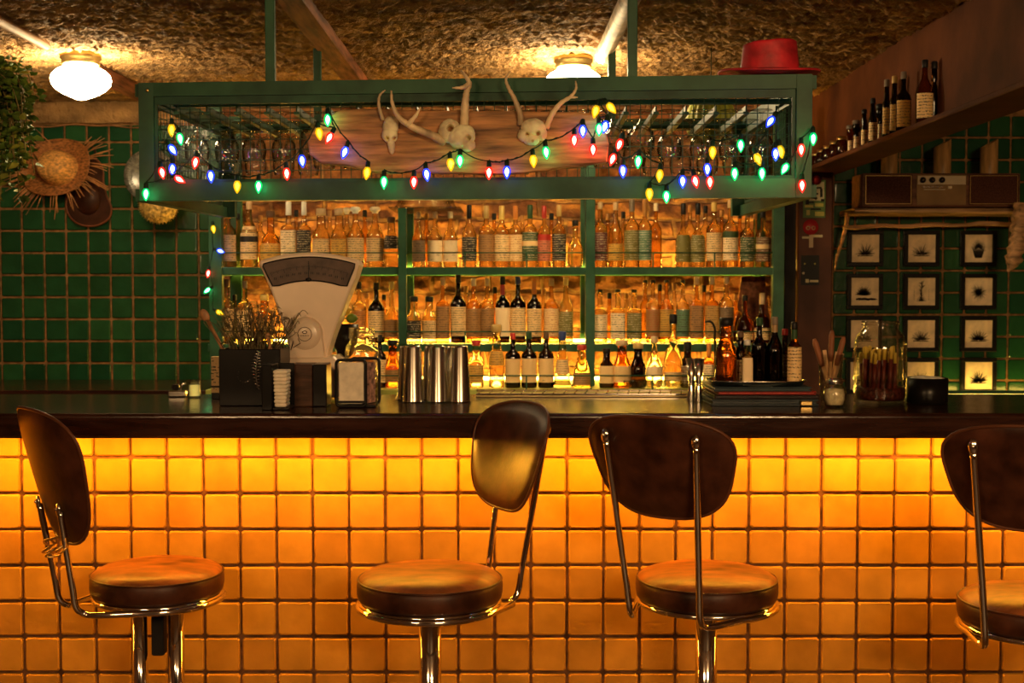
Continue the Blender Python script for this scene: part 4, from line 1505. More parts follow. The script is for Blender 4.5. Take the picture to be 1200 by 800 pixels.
# wooden spoon leaning out of it
def spoon(pa, pb_, head, label, mat, r=.005):
    base = pb_
    d = (pa - pb_).normalized()
    t = thing('wooden_spoon', label, 'spoon', pb_)
    MB().tube([pb_, pb_.lerp(pa, .5), pa], [r * .9, r, r * 1.2], 8).build('handle', mat, t)
    q = Vector((0, 0, 1)).rotation_difference(d).to_matrix()
    MB().blob(pa + d * head[1] * .8, (head[0], .006, head[1]), 16, 10, q).build('bowl', mat, t)
spoon(P(243, 375, 3.80), Vector((x0 + .075, 3.81, CT + .03)), (.013, .020), 'wooden spoon leaning left out of the black patterned box', M_SPOON)
spoon(P(315, 398, 3.80), Vector((x1 - .012, 3.80, CT + .02)) + Vector((-.002, 0, 0)), (.008, .012), 'short wooden spoon near the right rim of the black patterned box', M_SPOON)

# small things left of it
b0 = Vector((PX(227, 4.05), 4.05, CT + .0005))
t = thing('candle_glass', 'small lit lime glass candle holder at the left end of the bar clutter', 'candle', b0)
MB().lathe([(.017, 0), (.019, .002), (.019, .058), (.0175, .058), (.0172, .006), (.0005, .005)], b0, 18, cap=False).build('holder', G_STEMWARE, t)
MB().lathe([(.016, .0065), (.016, .040), (.0005, .041)], b0, 16, cap=False).build('wax', emit('glowing_wax', (1.0, .78, .18), .5), t)
b0 = Vector((PX(208, 4.08), 4.08, CT + .0005))
t = thing('metal_lighter', 'small grey metal gadget lying on the bar left of the candle', 'gadget', b0)
mb = MB(); mb.box(b0 + Vector((-.030, -.015, 0)), b0 + Vector((.026, .015, .022)), bev=.004); mb.build('case', M_STEEL, t)
mb = MB(); mb.box(b0 + Vector((-.020, -.012, .0225)), b0 + Vector((.004, .012, .040)), bev=.005); mb.build('lid', M_BLACK, t)
mb = MB(); mb.tube([b0 + Vector((.006, 0, .023)), b0 + Vector((.012, 0, .04)), b0 + Vector((.024, 0, .044))], .004, 8); mb.build('nozzle', M_STEEL, t)
b0 = Vector((PX(256, 4.02), 4.02, CT + .0005))
t = thing('condiment_carton', 'cream and black printed carton behind the black patterned box', 'carton', b0)
hc = PZ(418, 4.0) - CT
mb = MB(); mb.box(b0 + Vector((-.021, -.018, 0)), b0 + Vector((.024, .018, hc)), bev=.002); mb.build('carton', label_mat(C['cream'], dens=.5, scale=120), t)
mb = MB(); mb.box(b0 + Vector((-.0212, -.0185, 0)), b0 + Vector((.0242, .0182, .020)), bev=.001)
mb.box(b0 + Vector((-.0212, -.0185, .036)), b0 + Vector((.0242, .0182, .042)), bev=.001); mb.build('printed_band', M_BLACK, t)

# black holder with napkins, brown box
Yn = 3.695
b0 = Vector((PX(323, Yn), Yn, CT + .0005))
t = thing('napkin_holder', 'black open holder with upright white napkins before the scale', 'napkin holder', b0)
zz = PZ(427, Yn - .03) - CT
mb = MB()
mb.box(b0 + Vector((-.031, -.055, 0)), b0 + Vector((-.002, .05, zz)), bev=.002)
mb.box(b0 + Vector((.0, .04, 0)), b0 + Vector((.046, .045, zz)), bev=.001)
mb.box(b0 + Vector((-.001, -.055, 0)), b0 + Vector((.046, .039, .008)), bev=.002)
mb.build('holder', M_BLACK, t)
n0 = Vector((b0.x + .018, b0.y - .01, CT + .009))
nk = thing('napkin_stack', 'stack of folded white napkins standing in the black holder', 'napkins', n0)
mb = MB()
for k in range(10):
    z = .0 + .0105 * k
    s_ = random.uniform(-.001, .001)
    mb.box(n0 + Vector((-.0155 - .004 * k / 9 + s_, -.035, z)), n0 + Vector((.0185 + .003 * k / 9 + s_, .03, z + .0098)), bev=.003)
mb.build('folded_napkins', M_WHITE, nk)
Yb = 3.80
b0 = Vector((PX(363, Yb), Yb, CT + .0005))
t = thing('wooden_caddy', 'dark brown and black wooden caddy box in front of the scale base', 'box', b0)
zz = PZ(427, Yb - .05) - CT
MB().box(b0 + Vector((-.050, -.05, 0)), b0 + Vector((.014, .05, zz)), bev=.002).build('brown_side', M_DKWOOD, t)
MB().box(b0 + Vector((.0145, -.052, 0)), b0 + Vector((.056, .05, zz)), bev=.003).build('black_side', M_BLACK, t)

# napkin dispenser with black frame
Yd = 3.76
b0 = Vector((PX(414, Yd), Yd, CT + .0005))
t = thing('napkin_dispenser', 'upright napkin dispenser with black frame and cream napkins', 'napkin dispenser', b0)
zz = PZ(421, Yd - .04) - CT
mb = MB()
def rrect(cx, cz, hw, hh, r, n=5):
    pts = []
    for (sx, sz, a0) in ((1, -1, -pi / 2), (1, 1, 0), (-1, 1, pi / 2), (-1, -1, pi)):
        for k in range(n + 1):
            a = a0 + pi / 2 * k / n
            pts.append((cx + sx * (hw - r) + r * cos(a), cz + sz * (hh - r) + r * sin(a)))
    return pts
hw = .046
frame = [Vector((x, b0.y - .045, z)) for x, z in rrect(b0.x - .002, CT + .003 + (zz - .003) / 2, hw - .003, (zz - .006) / 2, .012)]
mb.tube(frame, .0045, 8, closed=True)
mb.build('front_frame', M_BLACK, t)
mb = MB()
frame2 = [Vector((x + .030, b0.y + .045, z)) for x, z in rrect(b0.x - .002, CT + .003 + (zz - .003) / 2, hw - .003, (zz - .006) / 2, .012)]
mb.tube(frame2, .0045, 8, closed=True)
mb.build('rear_frame', M_BLACK, t)
mb = MB()
mb.bar((b0.x - .04, b0.y - .047, CT + .018), (b0.x + .038, b0.y - .047, CT + .018), .005, .006)
mb.build('retaining_bar', M_BLACK, t)
mb = MB()
r_ = rrect(b0.x - .002, CT + .003 + (zz - .003) / 2, hw - .010, (zz - .020) / 2, .008)
mb.prism(r_, b0.y - .0415, b0.y - .030, bev=.002)
mb.build('napkin_face', M_WHITE, t)
mb = MB()
for k in range(12):
    y = b0.y - .028 + k * .0058
    x = b0.x - .002 + .0023 * k
    mb.box((x - hw + .012, y, CT + .01), (x + hw - .010, y + .0052, CT + zz - .012 - random.uniform(0, .003)), bev=.001)
mb.build('napkins', pbr('printed_napkin', (.30, .16, .12), .8, var=.5, vscale=70), t)
MB().box((b0.x - .040, b0.y - .040, CT + .0007), (b0.x + .068, b0.y + .045, CT + .008), bev=.002).build('base_plate', M_BLACK, t)

# big swing-top glass jar with slices
Yj = 4.12
Yj = 3.965
b0 = Vector((PX(424, Yj), Yj, CT + .0005))
t = thing('preserve_jar', 'large square glass storage jar of dried citrus behind the napkin dispenser', 'jar', b0)
hj = PZ(377, Yj) - CT
MB().lathe([(.046, 0, .6), (.052, .005, .6), (.052, hj * .62, .6), (.047, hj * .70, .4), (.038, hj * .76, 0), (.040, hj * .80, 0), (.040, hj * .92, 0), (.038, hj * .925, 0),
            (.037, hj * .79, 0), (.036, hj * .76, 0), (.045, hj * .69, .4), (.049, hj * .61, .6), (.049, .010, .6), (.0005, .008, 0)], b0, 28, cap=False).build('glass_body', G_JAR, t)
mb = MB()
for q in (.80, .84, .88):
    mb.tube([b0 + Vector((.0405 * cos(a), .0405 * sin(a), hj * q)) for a in [2 * pi * k / 24 for k in range(24)]], .0014, 6, closed=True)
mb.build('thread_rings', G_JAR, t)
M_CITRUS = pbr('dried_citrus', (.50, .20, .04), .5, var=.5, vscale=50)
sl = thing('dried_citrus_slices', 'dried orange citrus slices piled inside the square glass jar', 'dried fruit', b0 + Vector((0, 0, .012)))
mb = MB()
for k in range(34):
    z = .018 + random.uniform(0, hj * .50)
    c0 = b0 + Vector((random.uniform(-.024, .024), random.uniform(-.024, .024), z))
    q = Matrix.Rotation(random.uniform(-1.2, 1.2), 3, 'X') @ Matrix.Rotation(random.uniform(-1.2, 1.2), 3, 'Y')
    mb.lathe([(.0005, -.0015), (.018, -.0018), (.019, 0), (.018, .0018), (.0005, .0015)], c0, 12, M=q, cap=False)
o = mb.build('slices', M_CITRUS, sl); o['kind'] = 'stuff'
def fruit(px, py, Y, r, mat, label, zr=1.0):
    c0 = P(px, py, Y)
    t = thing('citrus_fruit', label, 'fruit', c0 - Vector((0, 0, r * zr)))
    MB().blob(c0, (r * 1.12, r, r * zr), 18, 12, None, lambda p: p * (1 + .10 * max(0, p.x) ** 6 + .02 * noise.noise(p * 6))).build('peel', mat, t)
    MB().blob(c0 + Vector((r * 1.22, 0, 0)), (.003, .003, .003), 8, 6).build('stem_end', M_STEM, t)
# bowl of fruit behind the jar
Yf = 4.10
Yf = 4.14
bf = Vector((PX(404, Yf), Yf, CT + .0005))
t = thing('fruit_bowl', 'black footed bowl behind the scale and glass jar holding lemons', 'bowl', bf)
hbz = PZ(380, Yf) - CT
MB().lathe([(.030, 0), (.032, .004), (.010, .010), (.010, hbz * .52), (.026, hbz * .58), (.040, hbz * .72), (.045, hbz), (.042, hbz), (.037, hbz * .74), (.020, hbz * .62), (.0005, hbz * .60)], bf, 26, cap=False).build('bowl', M_BLACK, t)
M_LEMON = pbr('lemon_peel', (.55, .36, .04), .4, var=.15, bump=.2, bscale=120, bdist=.002)
M_LIMEF = pbr('lime_peel', (.14, .22, .03), .4, var=.2, bump=.2, bscale=120, bdist=.002)
fruit(397, 372.5, Yf, .017, M_LEMON, 'left yellow lemon in the black bowl beside the scale')
fruit(412, 373, Yf, .016, M_LIMEF, 'green lime in the black bowl beside the scale')
fruit(404, 363, Yf + .008, .017, M_LEMON, 'topmost yellow lemon in the black bowl beside the scale')

# steel tumblers, six, standing upside down in pairs
tx = [477, 484, 506, 513, 532, 539]
for i, px in enumerate(tx):
    Yi = 3.98 if i % 2 == 0 else 3.90
    b0 = Vector((PX(px, Yi), Yi, CT + .0005))
    hgt = PZ(405, Yi) - CT
    t = thing('steel_tumbler', 'tall polished steel shaker tumbler, %s from left on the bar' % ORD[i], 'shaker tumbler', b0, 'steel tumblers on the bar')
    MB().lathe([(.032, 0), (.033, .003), (.032, .006), (.024, hgt - .006), (.022, hgt - .001), (.0005, hgt)], b0, 28, cap=False).build('cup', M_STEEL, t)
    MB().tube([b0 + Vector((.0325 * cos(a), .0325 * sin(a), .0035)) for a in [2 * pi * k / 28 for k in range(28)]], .0018, 6, closed=True).build('rim', M_CHROME, t)

# perforated drip mat at the rear of the bar
b0 = Vector((PX(690, 4.13), 4.13, CT + .0005))
t = thing('drip_tray', 'long shallow steel drip tray with slotted grille along the rear edge of the bar', 'drip tray', b0)
xa_, xb_ = PX(558, 4.13), PX(834, 4.13)
M_WSTEEL = pbr('warm_steel', (.62, .46, .24), .35, metal=1.0, var=.1)
MB().box((xa_, 4.07, CT + .0006), (xb_, 4.185, CT + .006), bev=.002).build('tray', M_WSTEEL, t)
mb = MB()
mb.bar((xa_, 4.075, CT + .0095), (xb_, 4.075, CT + .0095), .004, .005)
mb.bar((xa_, 4.18, CT + .013), (xb_, 4.18, CT + .013), .004, .007)
k = 0
x = xa_ + .01
while x < xb_ - .005:
    mb.bar((x, 4.078, CT + .013), (x + .014, 4.178, CT + .013), .004, .003); x += .034
mb.build('grille', M_CHROME, t)

# jiggers
for i, px in enumerate((810.5, 819)):
    Yi = 3.94 - .035 * i
    b0 = Vector((PX(px, Yi), Yi, CT + .0005))
    s_ = (PZ(420, Yi) - CT)
    t = thing('jigger', 'slim double-ended steel jigger, %s of two beside the menu stack' % ('left' if i == 0 else 'right'), 'jigger', b0, 'jiggers on the bar')
    MB().lathe([(.0135, 0), (.0140, .002), (.0085, s_ * .34), (.007, s_ * .40), (.0085, s_ * .46), (.0185, s_), (.0175, s_), (.0075, s_ * .5), (.0005, s_ * .48)], b0, 22, cap=False).build('cups', M_STEEL, t)
    MB().lathe([(.0075, s_ * .385), (.0085, s_ * .40), (.0075, s_ * .415)], b0, 20, cap=False).build('waist_ring', M_CHROME, t)

# pile of menus, clipboards and a tray
Ym = 3.86
base_m = Vector((PX(897, Ym), Ym, CT + .0005))
zz = CT + .0007
def mx_(px): return PX(px, Ym - .09)
specs = [(834, 960, .020, (.018, .026, .030), 'lowest, a dark slate folder'), (838, 962, .012, (.02, .012, .012), 'second, a thin black folder'),
         (842, 958, .009, (.30, .020, .016), 'third, a folder with red edge band'), (836, 952, .013, (.030, .048, .056), 'topmost, a blue-grey folder')]
for i, (a, b, h_, col, nm) in enumerate(specs):
    loc = Vector(((mx_(a) + mx_(b)) / 2, Ym, zz))
    t = thing('menu_folder', 'menu folder in the pile right of the jiggers, ' + nm, 'menu', loc, 'menu folders in the pile')
    M_C = pbr('menu_cover', col, .35, var=.2, vscale=10)
    sk = random.uniform(-.006, .006)
    MB().box((mx_(a), Ym - .09 + sk, zz), (mx_(b), Ym + .16 + sk, zz + h_ * .30), bev=.0015).build('lower_cover', M_C, t)
    MB().box((mx_(a) + .006, Ym - .084 + sk, zz + h_ * .30), (mx_(b) - .006, Ym + .155 + sk, zz + h_ * .70)).build('pages', M_C if i != 2 else pbr('red_pages', (.40, .05, .03), .6, var=.3, vscale=80), t)
    MB().box((mx_(a), Ym - .09 + sk, zz + h_ * .70), (mx_(b), Ym + .16 + sk, zz + h_), bev=.0015).build('upper_cover', M_C, t)
    if i == 0:
        xc = mx_(945)
        MB().box((xc - .018, Ym - .104, zz + .001), (xc + .018, Ym - .0905, zz + .016), bev=.003).build('clasp', M_BRASS, t)
    zz += h_ + .0006
loc = Vector((mx_(893), Ym, zz))
tr = thing('serving_tray', 'oval metal serving tray on top of the menu pile', 'tray', loc)
mb = MB()
TX, TY = (mx_(948) - mx_(834)) / 2, .10
def tray(u, v):
    a = 2 * pi * u
    prof = [(0, .003), (.85, .003), (.93, .006), (1.0, .016), (1.03, .017), (1.03, .0145), (1.0, .013), (.93, .0), (0, .0)]
    i = min(int(v * 8), 7); f = v * 8 - i
    r = prof[i][0] * (1 - f) + prof[i + 1][0] * f
    z = prof[i][1] * (1 - f) + prof[i + 1][1] * f
    e = 3.2
    q = (abs(cos(a)) ** e + abs(sin(a)) ** e) ** (-1 / e)
    return Vector((loc.x + TX * r * q * cos(a), loc.y + TY * r * q * sin(a), zz + z))
mb.grid(56, 8, tray)
mb.build('tray', M_STEEL, tr)
zz += .0035
# bottles on the tray
tb = [(851, 372, 26, 'decanter', 'whisky', None, 'black', 3.86, {}), (868, 388, 18, 'wine', 'dark', 'cream', 'brown', 3.90, dict(zone=(.05, .45))),
      (876, 398, 13, 'square', 'clear', 'white', 'white', 3.82, dict(zone=(.05, .6), dens=.2)), (890, 372, 18, 'wine', 'dark', None, 'green', 3.86, {}),
      (908, 371, 20, 'slope', 'dark', None, 'grey', 3.86, dict(neck='tan')), (931, 377, 17, 'wine', 'whisky', 'cream', 'black', 3.83, dict(neck='green', zone=(.04, .60), dens=.6)),
      (920, 385, 14, 'wine', 'dark', 'olive', 'red', 3.92, {})]
for i, (px, top, wp, stl, gl, lab, cap, Yi, kw) in enumerate(tb):
    h_ = PZ(top, Yi) - zz
    make_bottle(PX(px, Yi), Yi, zz, h_, wp / 2 / FPX * Yi, stl, gl, lab, cap,
                '%s%s sauce bottle with %s cap standing on the metal tray' % ((lab + ' labelled ') if lab else 'unlabelled ', GLN[gl], cap), 'bottles on the tray', name='sauce_bottle', **kw)

# tumbler with wooden sticks, spice shaker
Yg = 3.84
b0 = Vector((PX(974, Yg), Yg, CT + .0005))
hg = PZ(415, Yg) - CT
t = thing('drinking_glass', 'clear tumbler holding wooden sticks right of the menu pile', 'glass', b0)
MB().lathe([(.026, 0), (.028, .003), (.038, hg), (.0365, hg), (.0265, .009), (.0005, .008)], b0, 24, cap=False).build('tumbler', G_JAR, t)
M_TONGUE = pbr('brown_stick', (.24, .09, .04), .5, var=.2)
st = [(954, 397, .033, 'brown'), (975, 387, .0, 'brown'), (989, 395, .03, 'brown'), (966, 410, .0, 'pale'), (981, 412, .0, 'pale'), (987, 414, .0, 'pale')]
nm = ['leftmost brown', 'tallest brown', 'right brown', 'left pale', 'middle pale', 'right pale']
for i, (px, py, o_, kd) in enumerate(st):
    top = P(px, py, Yg + (.015 if i % 2 else -.008))
    bot = b0 + Vector(((top.x - b0.x) * -.25 + .002 * i - .006, (i - 2.5) * .004, .012))
    tt = thing('wooden_stick', '%s flat wooden stick in the clear tumbler beside the spice shaker' % nm[i], 'stick', bot, 'wooden sticks in the tumbler')
    d = (top - bot)
    mat = M_TONGUE if kd == 'brown' else M_STICK
    mb = MB()
    if kd == 'brown':
        kpt = bot.lerp(top, .55)
        MB().tube([bot, kpt], [.005, .0055], 8).build('shaft', M_STICK, tt)
        mb.tube([kpt, kpt.lerp(top, .15), kpt.lerp(top, .85), top], [.006, .0085, .009, .005], 10)
        mb.build('handle', mat, tt)
    else:
        mb.bar(bot, top, .011, .003, up=(0, 1, 0)); mb.build('shaft', mat, tt)
Yg2 = 3.74
b0 = Vector((PX(979, Yg2), Yg2, CT + .0005))
hg = PZ(443, Yg2) - CT
t = thing('spice_shaker', 'small round glass shaker of pale salt with ridged metal lid', 'shaker', b0)
MB().lathe([(.022, 0), (.027, .004), (.0325, hg * .28), (.033, hg * .45), (.029, hg * .66), (.023, hg * .78), (.021, hg * .80), (.021, hg * .78), (.027, hg * .64), (.031, hg * .45), (.0305, hg * .28), (.025, .007), (.0005, .006)], b0, 24, cap=False).build('glass_body', G_JAR, t)
MB().lathe([(.024, .0075), (.029, hg * .28), (.0295, hg * .45), (.026, hg * .62), (.0005, hg * .66)], b0, 24, cap=False).build('salt', pbr('pale_salt', (.72, .62, .38), .9, var=.15, vscale=80), t)
mb = MB()
mb.lathe([(.0225, hg * .78), (.0235, hg * .79), (.0235, hg * .97), (.021, hg), (.0005, hg)], b0, 24, cap=False)
for q in (.83, .88, .93):
    mb.tube([b0 + Vector((.0238 * cos(a), .0238 * sin(a), hg * q)) for a in [2 * pi * k / 24 for k in range(24)]], .001, 5, closed=True)
mb.build('lid', M_STEEL, t)

# big jar with dark red yellow-tipped sticks
Yc = 3.86
b0 = Vector((PX(1032, Yc), Yc, CT + .0005))
hj = PZ(376, Yc) - CT
t = thing('glass_jar', 'big wide-shouldered glass jar of dark sticks right of the spice shaker', 'jar', b0)
R0 = .078
outer = [(R0 * .88, 0), (R0 * .98, .006), (R0, .02), (R0, hj * .66), (R0 * .97, hj * .74), (R0 * .86, hj * .83), (R0 * .70, hj * .89), (R0 * .64, hj * .92), (R0 * .66, hj * .95), (R0 * .70, hj * .97), (R0 * .70, hj), (R0 * .66, hj)]
inner = [(R0 * .62, hj * .93), (R0 * .67, hj * .89), (R0 * .83, hj * .825), (R0 * .94, hj * .735), (R0 * .965, hj * .65), (R0 * .965, .022), (R0 * .9, .012), (.0005, .010)]
MB().lathe(outer + inner, b0, 36, cap=False).build('glass_body', G_JAR, t)
mb = MB()
for q in (.955, .985):
    mb.tube([b0 + Vector((R0 * .705 * cos(a), R0 * .705 * sin(a), hj * q)) for a in [2 * pi * k / 32 for k in range(32)]], .002, 6, closed=True)
mb.build('rim', G_JAR, t)
M_DRED = pbr('dark_red_stick', (.095, .016, .010), .35, var=.3, vscale=30)
M_YTIP = pbr('yellow_tip', (.72, .50, .06), .5, var=.15)
for i in range(26):
    a = 2 * pi * i * .381966
    rr = R0 * .80 * sqrt((i + .5) / 26)
    bot = b0 + Vector((rr * cos(a) * .9, rr * sin(a) * .9, .020))
    top = b0 + Vector((rr * cos(a + .25) * .92 - .004, rr * sin(a + .25) * .92, hj * (.655 + .05 * sin(i * 3.1))))
    tt = thing('coated_stick', 'dark red stick with yellow tip standing in the big glass jar', 'stick', bot, 'dark sticks in the big jar')
    k1 = bot.lerp(top, .76)
    MB().tube([bot, bot.lerp(top, .4) + Vector((.001, 0, 0)), k1], .0062, 8).build('shaft', M_DRED, tt)
    MB().tube([k1, bot.lerp(top, .97), top], [.0055, .0055, .004], 8).build('tip', M_YTIP, tt)
tag(MB().lathe([(.0005, .0105), (R0 * .89, .0125), (R0 * .95, .022), (R0 * .95, .050), (.0005, .046)], b0, 28, cap=False).build('jar_crumbs', pbr('dark_crumbs', (.06, .012, .006), .3, var=.5, vscale=120, bump=1, bscale=160, bdist=.004), org=tuple(b0 + Vector((0, 0, .0105)))),
    'dark crumbs covering the bottom of the big glass jar', 'crumbs', kind='stuff')

# black bin filled with white salt
Ys = 3.88
b0 = Vector((PX(1087, Ys), Ys, CT + .0005))
hs = PZ(444, Ys - .06) - CT
t = thing('black_tub', 'round black tub filled with white napkins or salt at the right', 'tub', b0)
t['label'] = 'round black tub with white contents right of the big glass jar'
R1 = .063
MB().lathe([(R1 * .95, 0), (R1, .004), (R1 * 1.0, hs), (R1 * .95, hs), (R1 * .93, .008), (.0005, .007)], b0, 32, cap=False).build('tub', M_BLACK, t)
tag(MB().lathe([(.0005, hs + .004), (R1 * .4, hs + .0035), (R1 * .7, hs + .001), (R1 * .92, hs - .004), (R1 * .92, hs * .5), (.0005, hs * .5)], b0, 28, cap=False).build('white_salt', pbr('white_salt_grain', (.80, .72, .58), .9, var=.15, vscale=70, bump=.8, bscale=140, bdist=.003), org=tuple(b0 + Vector((0, 0, hs * .5)))),
    'heap of white salt filling the round black tub', 'salt', kind='stuff')

# bar spoons behind the counter
b0 = Vector((PX(838, 5.44), 5.50, ZB))
t = thing('beer_tap', 'slim black spout with bent top among the back counter bottles', 'tap', Vector((PX(838, 5.35), 5.35, ZB + .0005)))
pz = [P(838, 455, 5.35), P(838, 395, 5.35), P(837, 383, 5.35), P(833, 377, 5.35), P(826, 377, 5.35)]
pz[0].z = ZB + .004
MB().tube(spline(pz, 4), .005, 8).build('spout', M_BLACK, t)
MB().lathe([(.016, 0), (.016, .003), (.008, .006)], Vector((pz[0].x, 5.35, ZB + .0006)), 16).build('foot', M_BLACK, t)

# ------------------------------------------------------------------ right wall: framed prints
M_FRAME = pbr('black_picture_frame', (.006, .005, .004), .35, var=.2)
M_PRINT = pbr('aged_print_paper', (.78, .60, .36), .8, var=.12, vscale=18)
DESC = [['upright leaf clump agave', 'fan-leaved agave on a base', 'spiky tuft on a cone trunk'],
        ['low rosette beside a stone', 'tall flowering stalk plant', 'round spiky rosette'],
        ['half hidden agave', 'star-leaved agave', 'broad upright agave'],
        ['mostly hidden agave', 'low agave behind the tub', 'wide agave lit from below']]
ROWS = [291, 341.5, 391, 440]
COLS = [1014, 1080, 1146.5]
PLACE_R = ['top', 'second', 'third', 'bottom']
PLACE_C = ['left', 'middle', 'right']
for r in range(4):
    for c_ in range(3):
        px, py = COLS[c_] + (-.6, -.4, 0)[c_] * r * 1.0, ROWS[r]
        Yf_ = YW - .03
        cc = P(px, py, Yf_)
        hw, hh = .083, .083
        t = thing('framed_print', 'black framed botanical print of %s, %s row, %s column' % (DESC[r][c_], PLACE_R[r], PLACE_C[c_]), 'picture', cc + Vector((0, 0, -hh)), 'framed agave prints on the green wall')
        mb = MB()
        fw = .019
        for a, b in (((-hw, -hh), (hw, -hh + fw)), ((-hw, hh - fw), (hw, hh)), ((-hw, -hh + fw), (-hw + fw, hh - fw)), ((hw - fw, -hh + fw), (hw, hh - fw))):
            mb.box((cc.x + a[0], Yf_ - .010, cc.z + a[1]), (cc.x + b[0], Yf_ + .014, cc.z + b[1]), bev=.002)
        mb.build('frame', M_FRAME, t)
        pp = MB().box((cc.x - hw + fw, Yf_ - .002, cc.z - hh + fw), (cc.x + hw - fw, Yf_ + .006, cc.z + hh - fw)).build('print', M_PRINT, t)
        # the plant engraving, flat on the paper
        mb = MB()
        yy = Yf_ - .0026
        def leaf(x0_, z0_, ang, ln, w_, bend=0):
            x0_ *= 1.22; z0_ *= 1.22; ln *= 1.25; w_ = w_ * 1.15 + .0003
            n_ = 6
            L_, R_ = [], []
            x_, z_ = x0_, z0_
            for k in range(n_ + 1):
                t_ = k / n_
                a_ = ang + bend * t_
                x_ += cos(a_) * ln / n_ if k else 0
                z_ += sin(a_) * ln / n_ if k else 0
                ww = w_ * (1 - t_) ** .7 * (.6 + .4 * sin(min(1, t_ * 2.5) * pi / 2))
                L_.append((cc.x + x_ - sin(a_) * ww, yy, cc.z + z_ + cos(a_) * ww))
                R_.append((cc.x + x_ + sin(a_) * ww, yy, cc.z + z_ - cos(a_) * ww))
            vs = L_ + R_
            fs = [(n_ + 1 + k, n_ + 2 + k, k + 1, k) for k in range(n_)]
            mb.add(vs, fs)
        kind = r * 3 + c_
        rs = random.Random(kind)
        if kind == 5:
            for k in range(46):
                leaf(0, -.003, 2 * pi * k / 46 + rs.uniform(-.06, .06), rs.uniform(.022, .034), .0013)
        elif kind == 4:
            for k in range(34):
                z_ = -.032 + .062 * k / 33
                leaf(.001 * sin(k), z_, rs.uniform(.5, 2.6), rs.uniform(.008, .013) if k < 22 else .016, .0013)
            leaf(0, -.036, pi / 2, .07, .0028)
            for q in range(-4, 5): leaf(0, -.036, pi / 2 + q * .38, .022, .0016)
            for q in (-1, 1): leaf(q * .028, -.034, pi / 2, .06, .0004)
        elif kind == 2:
            for k in range(30): leaf(0, .004, radians(-30 + 240 * k / 29), rs.uniform(.024, .034), .0010)
            for k in range(18): leaf((k - 8.5) * .0014, -.036, pi / 2 + (8.5 - k) * .035, .045, .0018)
        elif kind == 3:
            for k in range(30): leaf(-.004, -.014, radians(5 + 170 * k / 29), rs.uniform(.026, .038), .0024)
            for k in range(14): leaf(-.034 + k * .005, -.030 + .001 * (k % 2), rs.uniform(-.2, .3), .016, .005)
        else:
            n_ = 17 + kind
            for k in range(n_):
                a_ = radians(8 + 164 * k / (n_ - 1)) + rs.uniform(-.05, .05)
                leaf((k / n_ - .5) * -.012, -.024, a_, rs.uniform(.030, .046) * (.75 + .25 * sin(a_)), .0022 if kind in (0, 8, 11) else .0016, rs.uniform(-.25, .25))
            for k in range(9): leaf(-.030 + k * .006, -.028, rs.uniform(-.1, .2), .014, .0022)
        mb.build('engraving', M_INK, pp)

# driftwood shelf under the radio
M_DRIFT = pbr('driftwood', (.34, .19, .085), .7, var=.45, vscale=14, stretch=(.3, 3, 3), bump=.6, bscale=30, bdist=.006)
ds = thing('driftwood_shelf', 'rustic driftwood shelf with branch supports under the old radio', 'shelf', P(1095, 262, 5.85))
mb = MB()
z_s = PZ(244, 5.75)
def brd(u, v):
    a = 2 * pi * v
    x = PX(994, 5.8) + (PX(1225, 5.8) - PX(994, 5.8)) * u
    return (x, 5.84 + .14 * cos(a) * (1 if abs(cos(a)) < .99 else 1), z_s - .013 + .012 * (1 if sin(a) > .01 else -1 if sin(a) < -.01 else 0) + .003 * noise.noise(Vector((x * 14, cos(a) * 2, 3))) * (sin(a) < 0))
mb.grid(60, 12, brd)
mb.build('board', M_DRIFT, ds)
mb = MB(); mb.tube([P(988 + k * 16, 266 - k * .35 + 1.0 * sin(k * 1.7), 5.86) for k in range(14)], [.010 + .0016 * sin(k * 1.3) for k in range(14)], 10); mb.build('branch', M_DRIFT, ds)
mb = MB(); mb.tube([P(993, 249, 5.86), P(992, 262, 5.86), P(987, 282, 5.87), P(981, 300, 5.87), P(978, 317, 5.88)], [.012, .010, .008, .007, .004], 10); mb.build('branch', M_DRIFT, ds)
# bark slab at far right
mb = MB()
pts = [P(1198, 238, 5.62), P(1195, 262, 5.62), P(1192, 285, 5.62), P(1187, 305, 5.62), P(1182, 318, 5.62)]
mb.tube(spline(pts, 6), [.035 + .010 * sin(i * 1.9) * .6 if i < 20 else .026 - .005 * (i - 20) for i in range(25)], 14)
for i, v in enumerate(mb.v):
    mb.v[i] = v + Vector((.008 * noise.noise(v * 40), .006 * noise.noise(v * 35 + Vector((5, 0, 0))), 0))
tag(mb.build('bark_piece', M_DRIFT, org=tuple(pts[-1])), 'rough hanging piece of bark at the right edge beside the prints', 'bark')

